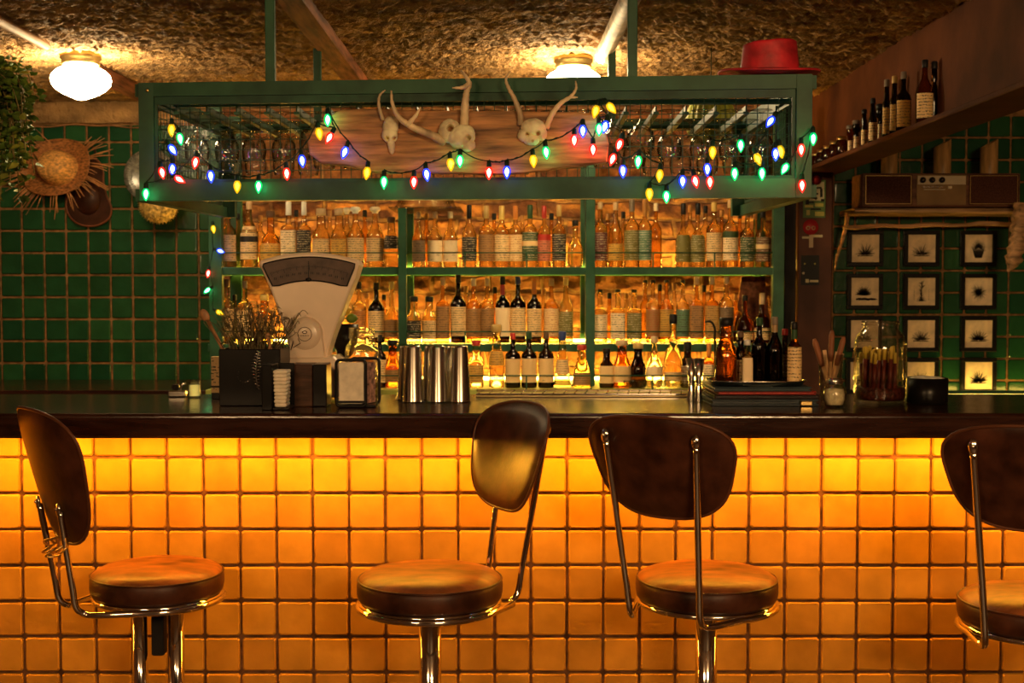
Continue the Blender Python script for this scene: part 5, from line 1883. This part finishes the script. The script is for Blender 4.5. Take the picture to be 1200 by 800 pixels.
# old stereo radio
Yr = 5.72
zr0 = z_s + .001
rb = Vector((PX(1101, Yr), Yr + .09, zr0))
radio = thing('stereo_radio', 'old brown wooden stereo radio on the driftwood shelf', 'radio', rb)
M_RW = pbr('walnut_veneer', (.13, .055, .028), .4, var=.3, vscale=8, stretch=(1, 6, 6))
xA, xB = PX(1009, Yr), PX(1193, Yr)
zT = PZ(203, Yr)
MB().box((xA, Yr, zr0 + .004), (xB, Yr + .18, zT), bev=.004).build('case', M_RW, radio)
mb = MB()
for x in (xA + .03, xB - .06):
    mb.box((x, Yr + .03, zr0), (x + .03, Yr + .14, zr0 + .0045))
mb.build('foot', M_BLACK, radio)
M_GRILLE = pbr('speaker_cloth', (.065, .022, .012), .8, var=.3, vscale=180, bump=.5, bscale=300, bdist=.001)
for a, b in ((1011, 1067), (1133, 1191)):
    MB().box((PX(a, Yr), Yr - .004, zr0 + .012), (PX(b, Yr), Yr - .0005, zT - .006), bev=.001).build('speaker_cloth', M_GRILLE, radio)
    mb = MB()
    x0_, x1_, z0_, z1_ = PX(a + 1.5, Yr), PX(b - 1.5, Yr), zr0 + .017, zT - .011
    for p, q in (((x0_, z0_), (x1_, z0_)), ((x1_, z0_), (x1_, z1_)), ((x1_, z1_), (x0_, z1_)), ((x0_, z1_), (x0_, z0_))):
        mb.bar((p[0], Yr - .0048, p[1]), (q[0], Yr - .0048, q[1]), .002, .0015, up=(0, 1, 0))
    mb.build('gold_trim', M_BRASS, radio)
MB().box((PX(1072, Yr), Yr - .004, zr0 + .012), (PX(1130, Yr), Yr - .0005, zT - .006), bev=.001).build('control_panel', pbr('bronze_panel', (.20, .12, .05), .35, metal=.6, var=.1), radio)
MB().box((PX(1073, Yr), Yr - .006, zT - .050), (PX(1129, Yr), Yr - .0045, zT - .012), bev=.0005).build('tuning_scale', pbr('cream_scale', (.60, .47, .30), .4, var=.05), radio)
for px in (1081, 1092, 1103.5):
    k_ = MB().lathe([(.013, 0), (.013, -.010), (.011, -.014), (.0005, -.014)], P(px, 211, Yr - .006), 18, axis='y', cap=False).build('knob', M_BLACK, radio)
    MB().lathe([(.005, -.0141), (.005, -.0150), (.0005, -.0150)], P(px, 211, Yr - .006), 12, axis='y', cap=False).build('knob_cap', M_CHROME, k_)
mb = MB()
for k in range(6):
    a = P(1110 + k * 3, 211, Yr - .0064)
    mb.box(a + Vector((-.001, -.0004, -.0012)), a + Vector((.001, 0, .0012)))
mb.build('scale_dots', M_BRASS, radio)
for k in range(5):
    a = P(1083 + k * 5, 219, Yr - .0045)
    MB().box(a + Vector((-.0075, -.005, -.004)), a + Vector((.0075, 0, .004)), bev=.001).build('push_button', M_STEEL, radio)
a = P(1095, 222, Yr - .0045); MB().box(a + Vector((-.047, -.002, -.0015)), a + Vector((.047, 0, .0015))).build('button_rail', pbr('cream_strip', (.6, .5, .35), .4), radio)
a = P(1113, 219.5, Yr - .0045); MB().box(a + Vector((-.009, -.006, -.006)), a + Vector((.009, 0, .006)), bev=.002).build('power_switch', pbr('ivory', (.65, .55, .38), .3), radio)

# bamboo cups on the radio
for i, (px, top, wpx) in enumerate(((1040, 176, 19), (1101.5, 163, 20), (1156, 163, 20))):
    Yi = 5.80
    zb = zT + .001
    b0 = Vector((PX(px, Yi), Yi, zb))
    r = wpx / 2 / FPX * Yi
    h_ = PZ(top, Yi) - zb
    t = thing('bamboo_cup', 'pale bamboo cup with slanted top, %s of three on the radio' % ('leftmost', 'middle', 'rightmost')[i], 'cup', b0, 'bamboo cups on the radio')
    mb = MB()
    def cup(u, v):
        a = 2 * pi * u
        rr = [r, r, r * .85, r * .85][min(3, int(v * 3 + .001))]
        full = h_ * (.87 + .13 * cos(a))
        z = [0, full, full, .01][min(3, int(v * 3 + .001))]
        return b0 + Vector((rr * cos(a), rr * sin(a), z))
    mb.grid(28, 3, cup)
    mb.build('cup_wall', pbr('bamboo', (.42, .23, .08), .45, var=.2, vscale=20, stretch=(3, 3, .5)), t)
    MB().lathe([(r * .86, .008), (.0005, .008)], b0, 20, cap=False).build('cup_base', M_SPOON, t)

# stickers on the post
Yst = 5.598
def flat(pxs, mb, dep=.0, mi=0):
    pts = [P(x, y, Yst - .0012 - dep) for x, y in pxs]
    mb.add(pts, [tuple(range(len(pts)))], mi)
M_STK = [pbr('sticker_green', (.10, .17, .05), .5), pbr('sticker_cream', (.50, .42, .22), .5), pbr('sticker_black', (.012, .012, .010), .5),
         pbr('sticker_yellow', (.42, .36, .05), .5), pbr('sticker_red', (.42, .020, .022), .5), pbr('sticker_flesh', (.5, .36, .2), .5)]
def slab(px0, px1, py0, py1, mb, dep=0, mi=0, th=.001):
    a = P(px0, py1, Yst - dep); b = P(px1, py0, Yst - dep)
    mb.box((a.x, Yst - dep - th, a.z), (b.x, Yst - dep, b.z), mi)
mb = MB()
slab(941, 967.5, 211, 255, mb, .0, 0)
rs = random.Random(5)
slab(946, 966, 213, 235, mb, .0011, 1, .0004)
for (a, b, c0, d0, mi) in [(951, 954, 213, 222, 2), (954, 963, 219, 221, 2), (961, 964, 221, 231, 2), (948, 959, 226, 228, 2), (955, 957, 228, 234, 2), (944, 948, 228, 240, 2), (949, 958, 231, 233, 2), (962, 966, 233, 236, 2),
                          (943, 953, 240, 243, 3), (950, 962, 244, 246, 2), (945, 949, 246, 252, 3), (955, 965, 238, 242, 3), (955, 966, 248, 253, 3), (946, 954, 236, 238, 2)]:
    slab(a, b, c0, d0, mb, .0016, mi, .0004)
t = mb.build('poster_sticker', M_STK, org=tuple(P(954, 255, Yst)))
tag(t, 'green and cream patterned sticker, highest large one on the brown post', 'sticker', 'stickers on the brown post')
mb = MB()
c0 = P(950, 266, Yst)
mb.lathe([(.034, 0), (.034, -.001), (.0005, -.0012)], c0, 24, axis='y', mi=4, cap=False)
for q in (-1, 1):
    mb.lathe([(.009, -.0014), (.009, -.0019), (.0005, -.0019)], c0 + Vector((q * .012, 0, -.004)), 12, axis='y', mi=1, cap=False)
    mb.lathe([(.005, -.0020), (.005, -.0024), (.0005, -.0024)], c0 + Vector((q * .012, 0, -.004)), 10, axis='y', mi=4, cap=False)
slab(948, 953, 275, 290, mb, 0, 5); slab(940, 948, 277, 279.5, mb, 0, 1); slab(953, 964, 275, 278, mb, 0, 1)
t = mb.build('red_sticker', M_STK, org=tuple(P(950, 290, Yst)))
tag(t, 'round red face sticker with small cream body on the brown post', 'sticker', 'stickers on the brown post')
mb = MB()
mb.lathe([(.008, 0), (.020, -.001), (.0005, -.001)], P(957, 211, Yst - .003), 16, axis='y', mi=4, cap=False)
tag(mb.build('red_sticker', M_STK, org=tuple(P(957, 212, Yst))), 'small red round sticker at the top of the brown post', 'sticker', 'stickers on the brown post')
mb = MB()
slab(938.5, 960, 299, 334, mb, 0, 2)
for px in (943, 955): mb.lathe([(.004, 0), (.004, -.0006), (.0005, -.0006)], P(px, 309, Yst - .0012), 10, axis='y', mi=3, cap=False)
slab(944, 948, 327, 331, mb, .0012, 1, .0004); slab(949, 959, 328, 330.5, mb, .0012, 1, .0004)
for k in range(5):
    a = pi / 2 + 2 * pi * k / 5
    c0 = P(941.5, 320, Yst - .0012)
    mb.add([c0 + Vector((.008 * cos(a), -.0004, .008 * sin(a))), c0 + Vector((.003 * cos(a + .63), -.0004, .003 * sin(a + .63))), c0 + Vector((0, -.0004, 0)), c0 + Vector((.003 * cos(a - .63), -.0004, .003 * sin(a - .63)))], [(0, 3, 2, 1)], 1)
tag(mb.build('black_sticker', M_STK, org=tuple(P(949, 334, Yst))), 'black sticker with two dots and a small star, lowest on the brown post', 'sticker', 'stickers on the brown post')

# bitters bottles on the beam shelf
zsb = 1.9855
bit = [(1080, 70, 20, 'slope', 'whisky', 'cream', 'black'), (1091, 72, 8, 'wine', 'dark', None, 'black'), (1055.5, 84, 17, 'wine', 'dark', 'yellow', 'grey'), (1045, 89, 11, 'wine', 'dark', 'yellow', 'gold'),
       (1036, 93, 10, 'wine', 'dark', 'yellow', 'grey'), (1028.5, 122, 5, 'squat', 'dark', 'white', 'black'), (1020, 115, 10, 'slope', 'dark', 'cream', 'black'), (1010, 128, 7, 'slope', 'dark', 'cream', 'black'),
       (1001, 141, 6, 'squat', 'dark', 'white', 'grey'), (994, 147, 5, 'squat', 'whisky', 'white', 'grey')]
for i, (px, top, wp, stl, gl, lab, cap) in enumerate(bit):
    X = 1.318
    Yi = X * FPX / (px - 600)
    if i == 1: X = 1.345; Yi = X * FPX / (px - 600)
    h_ = PZ(top, Yi) - zsb
    make_bottle(X, Yi, zsb, h_, wp / 2 / FPX * Yi, stl, gl, lab, cap,
                '%s%s bitters bottle, %s from the right on the beam shelf' % ((lab + ' labelled ') if lab else 'unlabelled ', GLN[gl], ORD[i]), 'bitters bottles on the beam shelf', name='bitters_bottle')
for i, px in enumerate((984, 976, 968, 961, 955)):
    X = 1.318
    Yi = X * FPX / (px - 600)
    b0 = Vector((X, Yi, zsb))
    t = thing('spice_jar', 'small amber jar in the dim far end of the beam shelf, %s from the post' % ORD[4 - i], 'jar', b0, 'small jars on the beam shelf')
    hh_ = .085 - i * .006
    MB().lathe([(.022, 0), (.024, .003), (.024, hh_ * .7), (.018, hh_ * .82), (.018, hh_ * .84)], b0, 16).build('glass_body', G_WHISKY, t)
    MB().lathe([(.020, hh_ * .84), (.020, hh_), (.0005, hh_)], b0, 16, cap=False).build('lid', M_BRASS, t)

# ------------------------------------------------------------------ left wall hangings
Yh = YW - .02
hc = P(73, 201, Yh)
sh_ = thing('straw_hat', 'woven straw hat with frayed fringe hanging on the green tiles', 'hat', hc)
Mh = Matrix.Rotation(radians(-18), 3, 'X') @ Matrix.Rotation(radians(-14), 3, 'Z')
mb = MB()
def hatbrim(u, v):
    a = 2 * pi * u
    r = .085 + .075 * v
    return hc + Mh @ Vector((r * 1.12 * cos(a), -.045 - .012 * v * sin(3 * a + 1) - .010 * v, r * .88 * sin(a)))
mb.grid(48, 8, hatbrim)
mb.tube([hatbrim(k / 48, 1) for k in range(48)], .004, 6, closed=True)
mb.build('brim', M_STRAW, sh_)
mb = MB()
def hatcrown(u, v):
    a = 2 * pi * u
    t_ = v * pi / 2
    r = .092 * cos(t_) ** .45 if v < 1 else 0
    return hc + Vector((.022, 0, -.012)) + Mh @ Vector((r * 1.02 * cos(a), -.045 - .11 * sin(t_), r * .88 * sin(a)))
mb.grid(48, 16, hatcrown)
mb.build('crown', M_STRAWC, sh_)
mb = MB()
rs = random.Random(3)
for k in range(64):
    a = radians(rs.uniform(178, 402))
    p0 = hc + Mh @ Vector((.155 * cos(a), -.045, .125 * sin(a)))
    ln = rs.uniform(.05, .13)
    d = Vector((cos(a + rs.uniform(-.25, .25)), rs.uniform(-.35, .05), sin(a + rs.uniform(-.25, .25))))
    p1 = p0 + d * ln * .5; p2 = p0 + d * ln + Vector((0, 0, -.008))
    if p2.y > YW - .014: p2.y = YW - .014
    mb.tube([p0, p1, p2], [.0028, .0026, .0016], 5)
for k in range(6):   # loose straws lying over the top
    a = radians(rs.uniform(95, 150))
    p0 = hc + Mh @ Vector((.12 * cos(a), -.06, .11 * sin(a)))
    mb.tube([p0, p0 + Vector((-.08, -.01, .05 + .01 * k)), p0 + Vector((-.12, 0, .06))], .0022, 5)
tag(mb.build('fringe', M_STRAWL, sh_), kind='stuff')
# dark leather hat behind
lh = thing('leather_hat', 'dark brown leather hat hanging behind the straw hat', 'hat', P(105, 262, Yh))
ol = [(97, 190), (112, 186), (121, 198), (122, 214), (126, 230), (131, 243), (129, 255), (118, 263), (105, 265), (92, 262), (82, 253), (78, 240), (82, 220), (88, 203)]
lo = [Vector((P(x, y, Yh).x, 0, P(x, y, Yh).z)) for x, y in ol]
lo = spline([Vector(v) for v in lo] + [Vector(lo[0])], 4)[:-1]
mb = MB()
mb.prism([(v.x, v.z) for v in lo][::-1], YW - .026, YW - .012, bev=.004, smooth=False)
mb.build('brim', M_LEATHER, lh)
mb = MB(); mb.tube([Vector((v.x, YW - .028, v.z)) for v in lo], .0045, 6, closed=True); mb.build('piping', pbr('tan_leather', (.17, .055, .02), .5), lh)
mb = MB(); mb.blob(P(103, 232, YW - .028), (.062, .030, .078), 20, 14); mb.build('crown', M_LEATHER, lh)
mb = MB(); mb.tube(spline([P(99, 186, YW - .02), P(98, 174, YW - .02), P(106, 170, YW - .02), P(112, 178, YW - .02), P(111, 188, YW - .02)], 5), .005, 6); mb.build('hanging_strap', M_LEATHER, lh)

# pressed glass plate on the wall and golden spiky ball
gp = P(177, 206, YW - .03)
t = thing('glass_plate', 'round ribbed pale plate on the wall behind the left cage upright', 'plate', gp + Vector((0, 0, -.12)))
M_PLATE = pbr('pale_ribbed_plate', (.16, .15, .12), .2, var=.3, vscale=60)
mb = MB()
mb.lathe([(.0005, .002), (.06, .0), (.10, -.010), (.122, -.018), (.122, -.014), (.10, -.004), (.06, .008), (.0005, .010)], gp, 48, axis='y', cap=False)
mb.build('plate', M_PLATE, t)
mb = MB()
for k in range(60):
    a = 2 * pi * k / 60
    mb.tube([gp + Vector((.085 * cos(a), -.008, .085 * sin(a))), gp + Vector((.118 * cos(a), -.019, .118 * sin(a)))], .0022, 5)
mb.build('ribs', M_PLATE, t)
pc = P(186, 240, 5.86)
t = thing('spiky_ball', 'golden spiky ball hanging just below the left end of the cage', 'ornament', pc + Vector((0, 0, -.09)))
M_GOLD = pbr('golden_straw', (.50, .33, .09), .45, var=.4, vscale=60)
MB().blob(pc, (.086, .070, .082), 28, 18, None, lambda p: p * (1 + .05 * noise.noise(p * 9))).build('body', M_GOLD, t)
mb = MB()
for k in range(320):
    zf = 1 - 2 * (k + .5) / 320
    a = k * 2.39996
    q = sqrt(1 - zf * zf)
    d = Vector((q * cos(a), q * sin(a), zf))
    p = pc + Vector((d.x * .086, d.y * .070, d.z * .082))
    mb.tube([p, p + d * .009], [.0028, .0005], 4)
o = mb.build('spikes', M_GOLD, t); o['kind'] = 'stuff'
mb = MB(); mb.tube([pc + Vector((0, 0, .08)), pc + Vector((0, .06, .25))], .001, 4); mb.build('hanging_thread', M_STRAWL, t)

# trailing plant at the upper left
Yv = 4.35
pv = P(-40, 92, Yv)
t = thing('hanging_plant', 'leafy green plant trailing from a hanging pot at the upper left edge', 'plant', pv)
MB().lathe([(.07, -.06), (.085, -.055), (.105, .06), (.11, .06), (.11, .075), (.10, .075), (.095, .05), (.0005, .05)], pv, 28, cap=False).build('pot', pbr('terracotta', (.32, .13, .06), .7), t)
mb = MB()
for q in range(3):
    a = 2 * pi * q / 3
    mb.tube([pv + Vector((.105 * cos(a), .105 * sin(a), .07)), Vector((pv.x, pv.y, CEIL - .005))], .0018, 5)
mb.build('hanger_cord', M_STRAWL, t)
stems, leaves, leaves2 = MB(), MB(), MB()
rs = random.Random(11)
for k in range(26):
    a = rs.uniform(-1.5, 1.3)
    ex = rs.uniform(-8, 46); ey = rs.uniform(135, 238) - max(0, ex - 20) * 1.6
    e = P(ex, ey, Yv + rs.uniform(-.12, .12))
    s0 = pv + Vector((.06 * cos(a), .06 * sin(a), .06))
    m_ = s0.lerp(e, .45) + Vector((.05, 0, .05))
    sp = spline([s0, m_, e], 8)
    stems.tube(sp, [.0022] * len(sp), 5)
    for i, p in enumerate(sp[3:]):
        for q in range(3):
            an = rs.uniform(0, 2 * pi); el = rs.uniform(-.9, .6)
            d = Vector((cos(an) * cos(el), sin(an) * cos(el), sin(el)))
            ln = rs.uniform(.022, .042)
            side = d.cross(Vector((rs.uniform(-1, 1), rs.uniform(-1, 1), 1))).normalized() * ln * .36
            n2 = d.cross(side).normalized() * ln * .12
            p1 = p + d * .012
            vs = [p1, p1 + d * ln * .35 + side - n2, p1 + d * ln * .75 + side * .7 - n2, p1 + d * ln, p1 + d * ln * .75 - side * .7 - n2, p1 + d * ln * .35 - side - n2, p1 + d * ln * .5 + n2 * .5]
            (leaves2 if rs.random() < .18 else leaves).add(vs, [(0, 1, 6), (1, 2, 6), (2, 3, 6), (3, 4, 6), (4, 5, 6), (5, 0, 6)], 0, True)
stems.build('stems', M_STEM, t)
o = leaves.build('foliage', M_LEAF, t); o['kind'] = 'stuff'
o = leaves2.build('young_leaves', M_LEAFY, t); o['kind'] = 'stuff'


# ------------------------------------------------------------------ bar stools
def stool(label, px, Y, zseat, bdir, bw=.375, bh=.25, bz=.20, R=.187, lean=.10, twin=False, bdist=.27, knots=False, tubex=.105, ttop=.8):
    """seat centre at pixel column px and depth Y; bdir is the direction from the seat to its backrest"""
    bd = Vector((bdir[0], bdir[1])).normalized()
    c = Vector((PX(px, Y), Y, 0))
    t = thing('bar_stool', label, 'bar stool', c, 'bar stools at the counter')
    M = Matrix.Translation(c) @ Matrix.Rotation(atan2(bd.y, bd.x) - pi / 2, 4, 'Z')     # local +y is the back
    def put(mb, name, mat, par=None):
        mb.xf(M); return mb.build(name, mat, par or t)
    h = zseat + .003
    mb = MB()
    prof = [(.0005, h + .002), (R * .45, h + .001), (R * .75, h - .003), (R * .90, h - .010), (R * .97, h - .020), (R, h - .034), (R, h - .054), (R * .985, h - .068), (R * .95, h - .077), (.0005, h - .077)]
    mb.lathe(prof[::-1], (0, 0, 0), 56, cap=False)
    for i, v in enumerate(mb.v):
        if v.z > h - .04:
            mb.v[i] = v + Vector((0, 0, .0022 * noise.noise(v * 14)))
    for i, f in enumerate(mb.f):
        if max(mb.v[k].z for k in f) < h - .015:
            mb.m[i] = 1
    seat = put(mb, 'seat', [M_SEAT, M_LEATHER])
    mb = MB(); mb.tube([(R * .985 * cos(2 * pi * k / 56), R * .985 * sin(2 * pi * k / 56), h - .022) for k in range(56)], .0028, 6, closed=True)
    put(mb, 'piping', M_LEATHER, seat)
    # metal band under the seat
    mb = MB(); mb.lathe([(.0005, h - .092), (R * .92, h - .092), (R * .97, h - .090), (R * .985, h - .084), (R * .975, h - .078), (R * .9, h - .0775), (.0005, h - .0775)], (0, 0, 0), 48, cap=False)
    put(mb, 'seat_ring', M_CHROME)
    # bent tube: around the front of the seat and up the back on both sides
    def pbk(x, zr):
        return bdist + lean * (.55 + .45 * (zr - .5) * 2) - 1.15 * x * x - .026 + .012 + .0085
    def side(s_):
        T = Vector((s_ * tubex, pbk(tubex, ttop), h + bz + bh * ttop))
        Bt = Vector((s_ * tubex * .80, bdist - .018, h - .045))
        return [T, T.lerp(Bt, .3), T.lerp(Bt, .6), T.lerp(Bt, .88), Bt + Vector((0, -.004, -.022)), Vector((s_ * tubex * .84, bdist - .046, h - .089)), Vector((s_ * (tubex * .6 + .045), bdist * .45 + .078, h - .091))]
    arc_ = [Vector((R * .985 * cos(a), R * .985 * sin(a), h - .091)) for a in [radians(48 - 276 * k / 24) for k in range(1, 24)]]
    r_side, l_side = side(1), side(-1)
    path = spline(r_side, 5)[:-1] + arc_ + spline(l_side, 5)[::-1][1:]
    mb = MB(); mb.tube(path, .0085, 12)
    put(mb, 'back_frame', M_CHROME)
    # flattened ends with screws
    for s_ in (1, -1):
        e = side(s_)[0]
        mb = MB()
        mb.blob(e + Vector((0, .004, .004)), (.011, .006, .018), 14, 10)
        mb.blob(e + Vector((0, .010, .006)), (.0045, .004, .0045), 10, 8)
        put(mb, 'end_plate', M_CHROME)
    # backrest: a curved pad
    def pad(u, v, sgn, th=.020):
        # polar on a rounded outline, u angle, v radius
        a = 2 * pi * u
        e = 3.4
        ca, sa = cos(a), sin(a)
        q = (abs(ca) ** e + abs(sa) ** e) ** (-1 / e)
        x = ca * q * v * bw / 2
        zz_ = sa * q * v * bh / 2
        x *= 1 + .17 * (zz_ / (bh / 2))          # narrower below
        zz_ += .012 * (1 - (x / (bw / 2)) ** 2) * (zz_ / (bh / 2)) * v
        tt_ = th * (max(0, 1 - v ** 5)) ** .5
        yb = bdist + lean * (.55 + .45 * zz_ / (bh / 2)) - 1.15 * x * x
        return Vector((x, yb + sgn * tt_ - .026, h + bz + bh / 2 + zz_))
    mb = MB()
    mb.grid(56, 10, lambda u, v: pad(u, v, -1))
    mb.grid(56, 10, lambda u, v: pad(u, v, 1, .012))
    br = put(mb, 'backrest', M_LEATHER)
    mb = MB(); mb.tube([pad(k / 56, 1.0, 0) for k in range(56)], .0042, 8, closed=True)
    put(mb, 'piping', pbr('leather_piping', (.10, .035, .016), .35), br)
    # pedestal
    if twin:
        for s_ in (-.05, .05):
            p = c + Vector((s_, .0, 0))
            MB().lathe([(.0205, .02), (.0205, h - .093)], p, 24).build('column', M_CHROME, t)
        MB().box(c + Vector((-.017, -.01, h - .25)), c + Vector((.017, .03, h - .10)), bev=.004).build('swivel_block', M_BLACKM, t)
    else:
        mb = MB(); mb.lathe([(.030, .02), (.030, h - .40), (.0285, h - .39), (.0285, h - .093)], (0, 0, 0), 28); put(mb, 'column', M_CHROME)
    mb = MB(); mb.lathe([(.0005, 0), (.20, 0), (.205, .006), (.19, .016), (.06, .028), (.04, .05), (.0005, .05)], (0, 0, 0), 40, cap=False); put(mb, 'base', M_CHROME)
    mb = MB(); mb.tube([(.15 * cos(2 * pi * k / 40), .15 * sin(2 * pi * k / 40), .26) for k in range(40)], .009, 8, closed=True)
    for q in range(4):
        mb.tube([(.02 * cos(q * pi / 2), .02 * sin(q * pi / 2), .26), (.15 * cos(q * pi / 2), .15 * sin(q * pi / 2), .26)], .006, 8)
    put(mb, 'foot_ring', M_CHROME)
    if knots:
        for (cx_, cz_, rr, ph) in ((-.045, h + bz - .008, .026, 0), (.03, h + bz - .022, .03, 1.0), (-.005, h + bz - .035, .020, 2.0)):
            mb = MB(); mb.tube([Vector((cx_ + rr * cos(a + ph), bdist + .015 + .012 * sin(2 * a), cz_ + rr * .7 * sin(a))) for a in [2 * pi * k / 20 * .93 for k in range(20)]], .003, 6)
            put(mb, 'wire_loop', M_BRASS)
        mb = MB(); mb.tube(spline([(-.115, bdist + .02, h + bz + .02), (-.14, bdist + .03, h + bz + .00), (-.12, bdist + .05, h + bz - .02), (-.15, bdist + .045, h + bz - .012)], 5), .0026, 6)
        put(mb, 'twisted_wire', M_BRASS)
    return t


stool('brown leather bar stool on twin chrome posts, backrest at left with twisted wire', 181, 3.46, .712, (-.76, -.62), bh=.33, bz=.105, R=.178, twin=True, knots=True, tubex=.075, bw=.36, ttop=.25)
stool('brown leather bar stool with its backrest turned to the right', 503, 3.26, .742, (.86, .50), bh=.255, bz=.150, bw=.35, bdist=.235, lean=.085)
stool('brown leather bar stool right of centre with its backrest towards the camera', 830, 3.36, .72, (-.55, -.835), bh=.235, bz=.188, tubex=.122)
stool('brown leather bar stool cut off by the right picture edge', 1221, 3.12, .718, (-.42, -.91), bh=.225, bz=.205, tubex=.125)
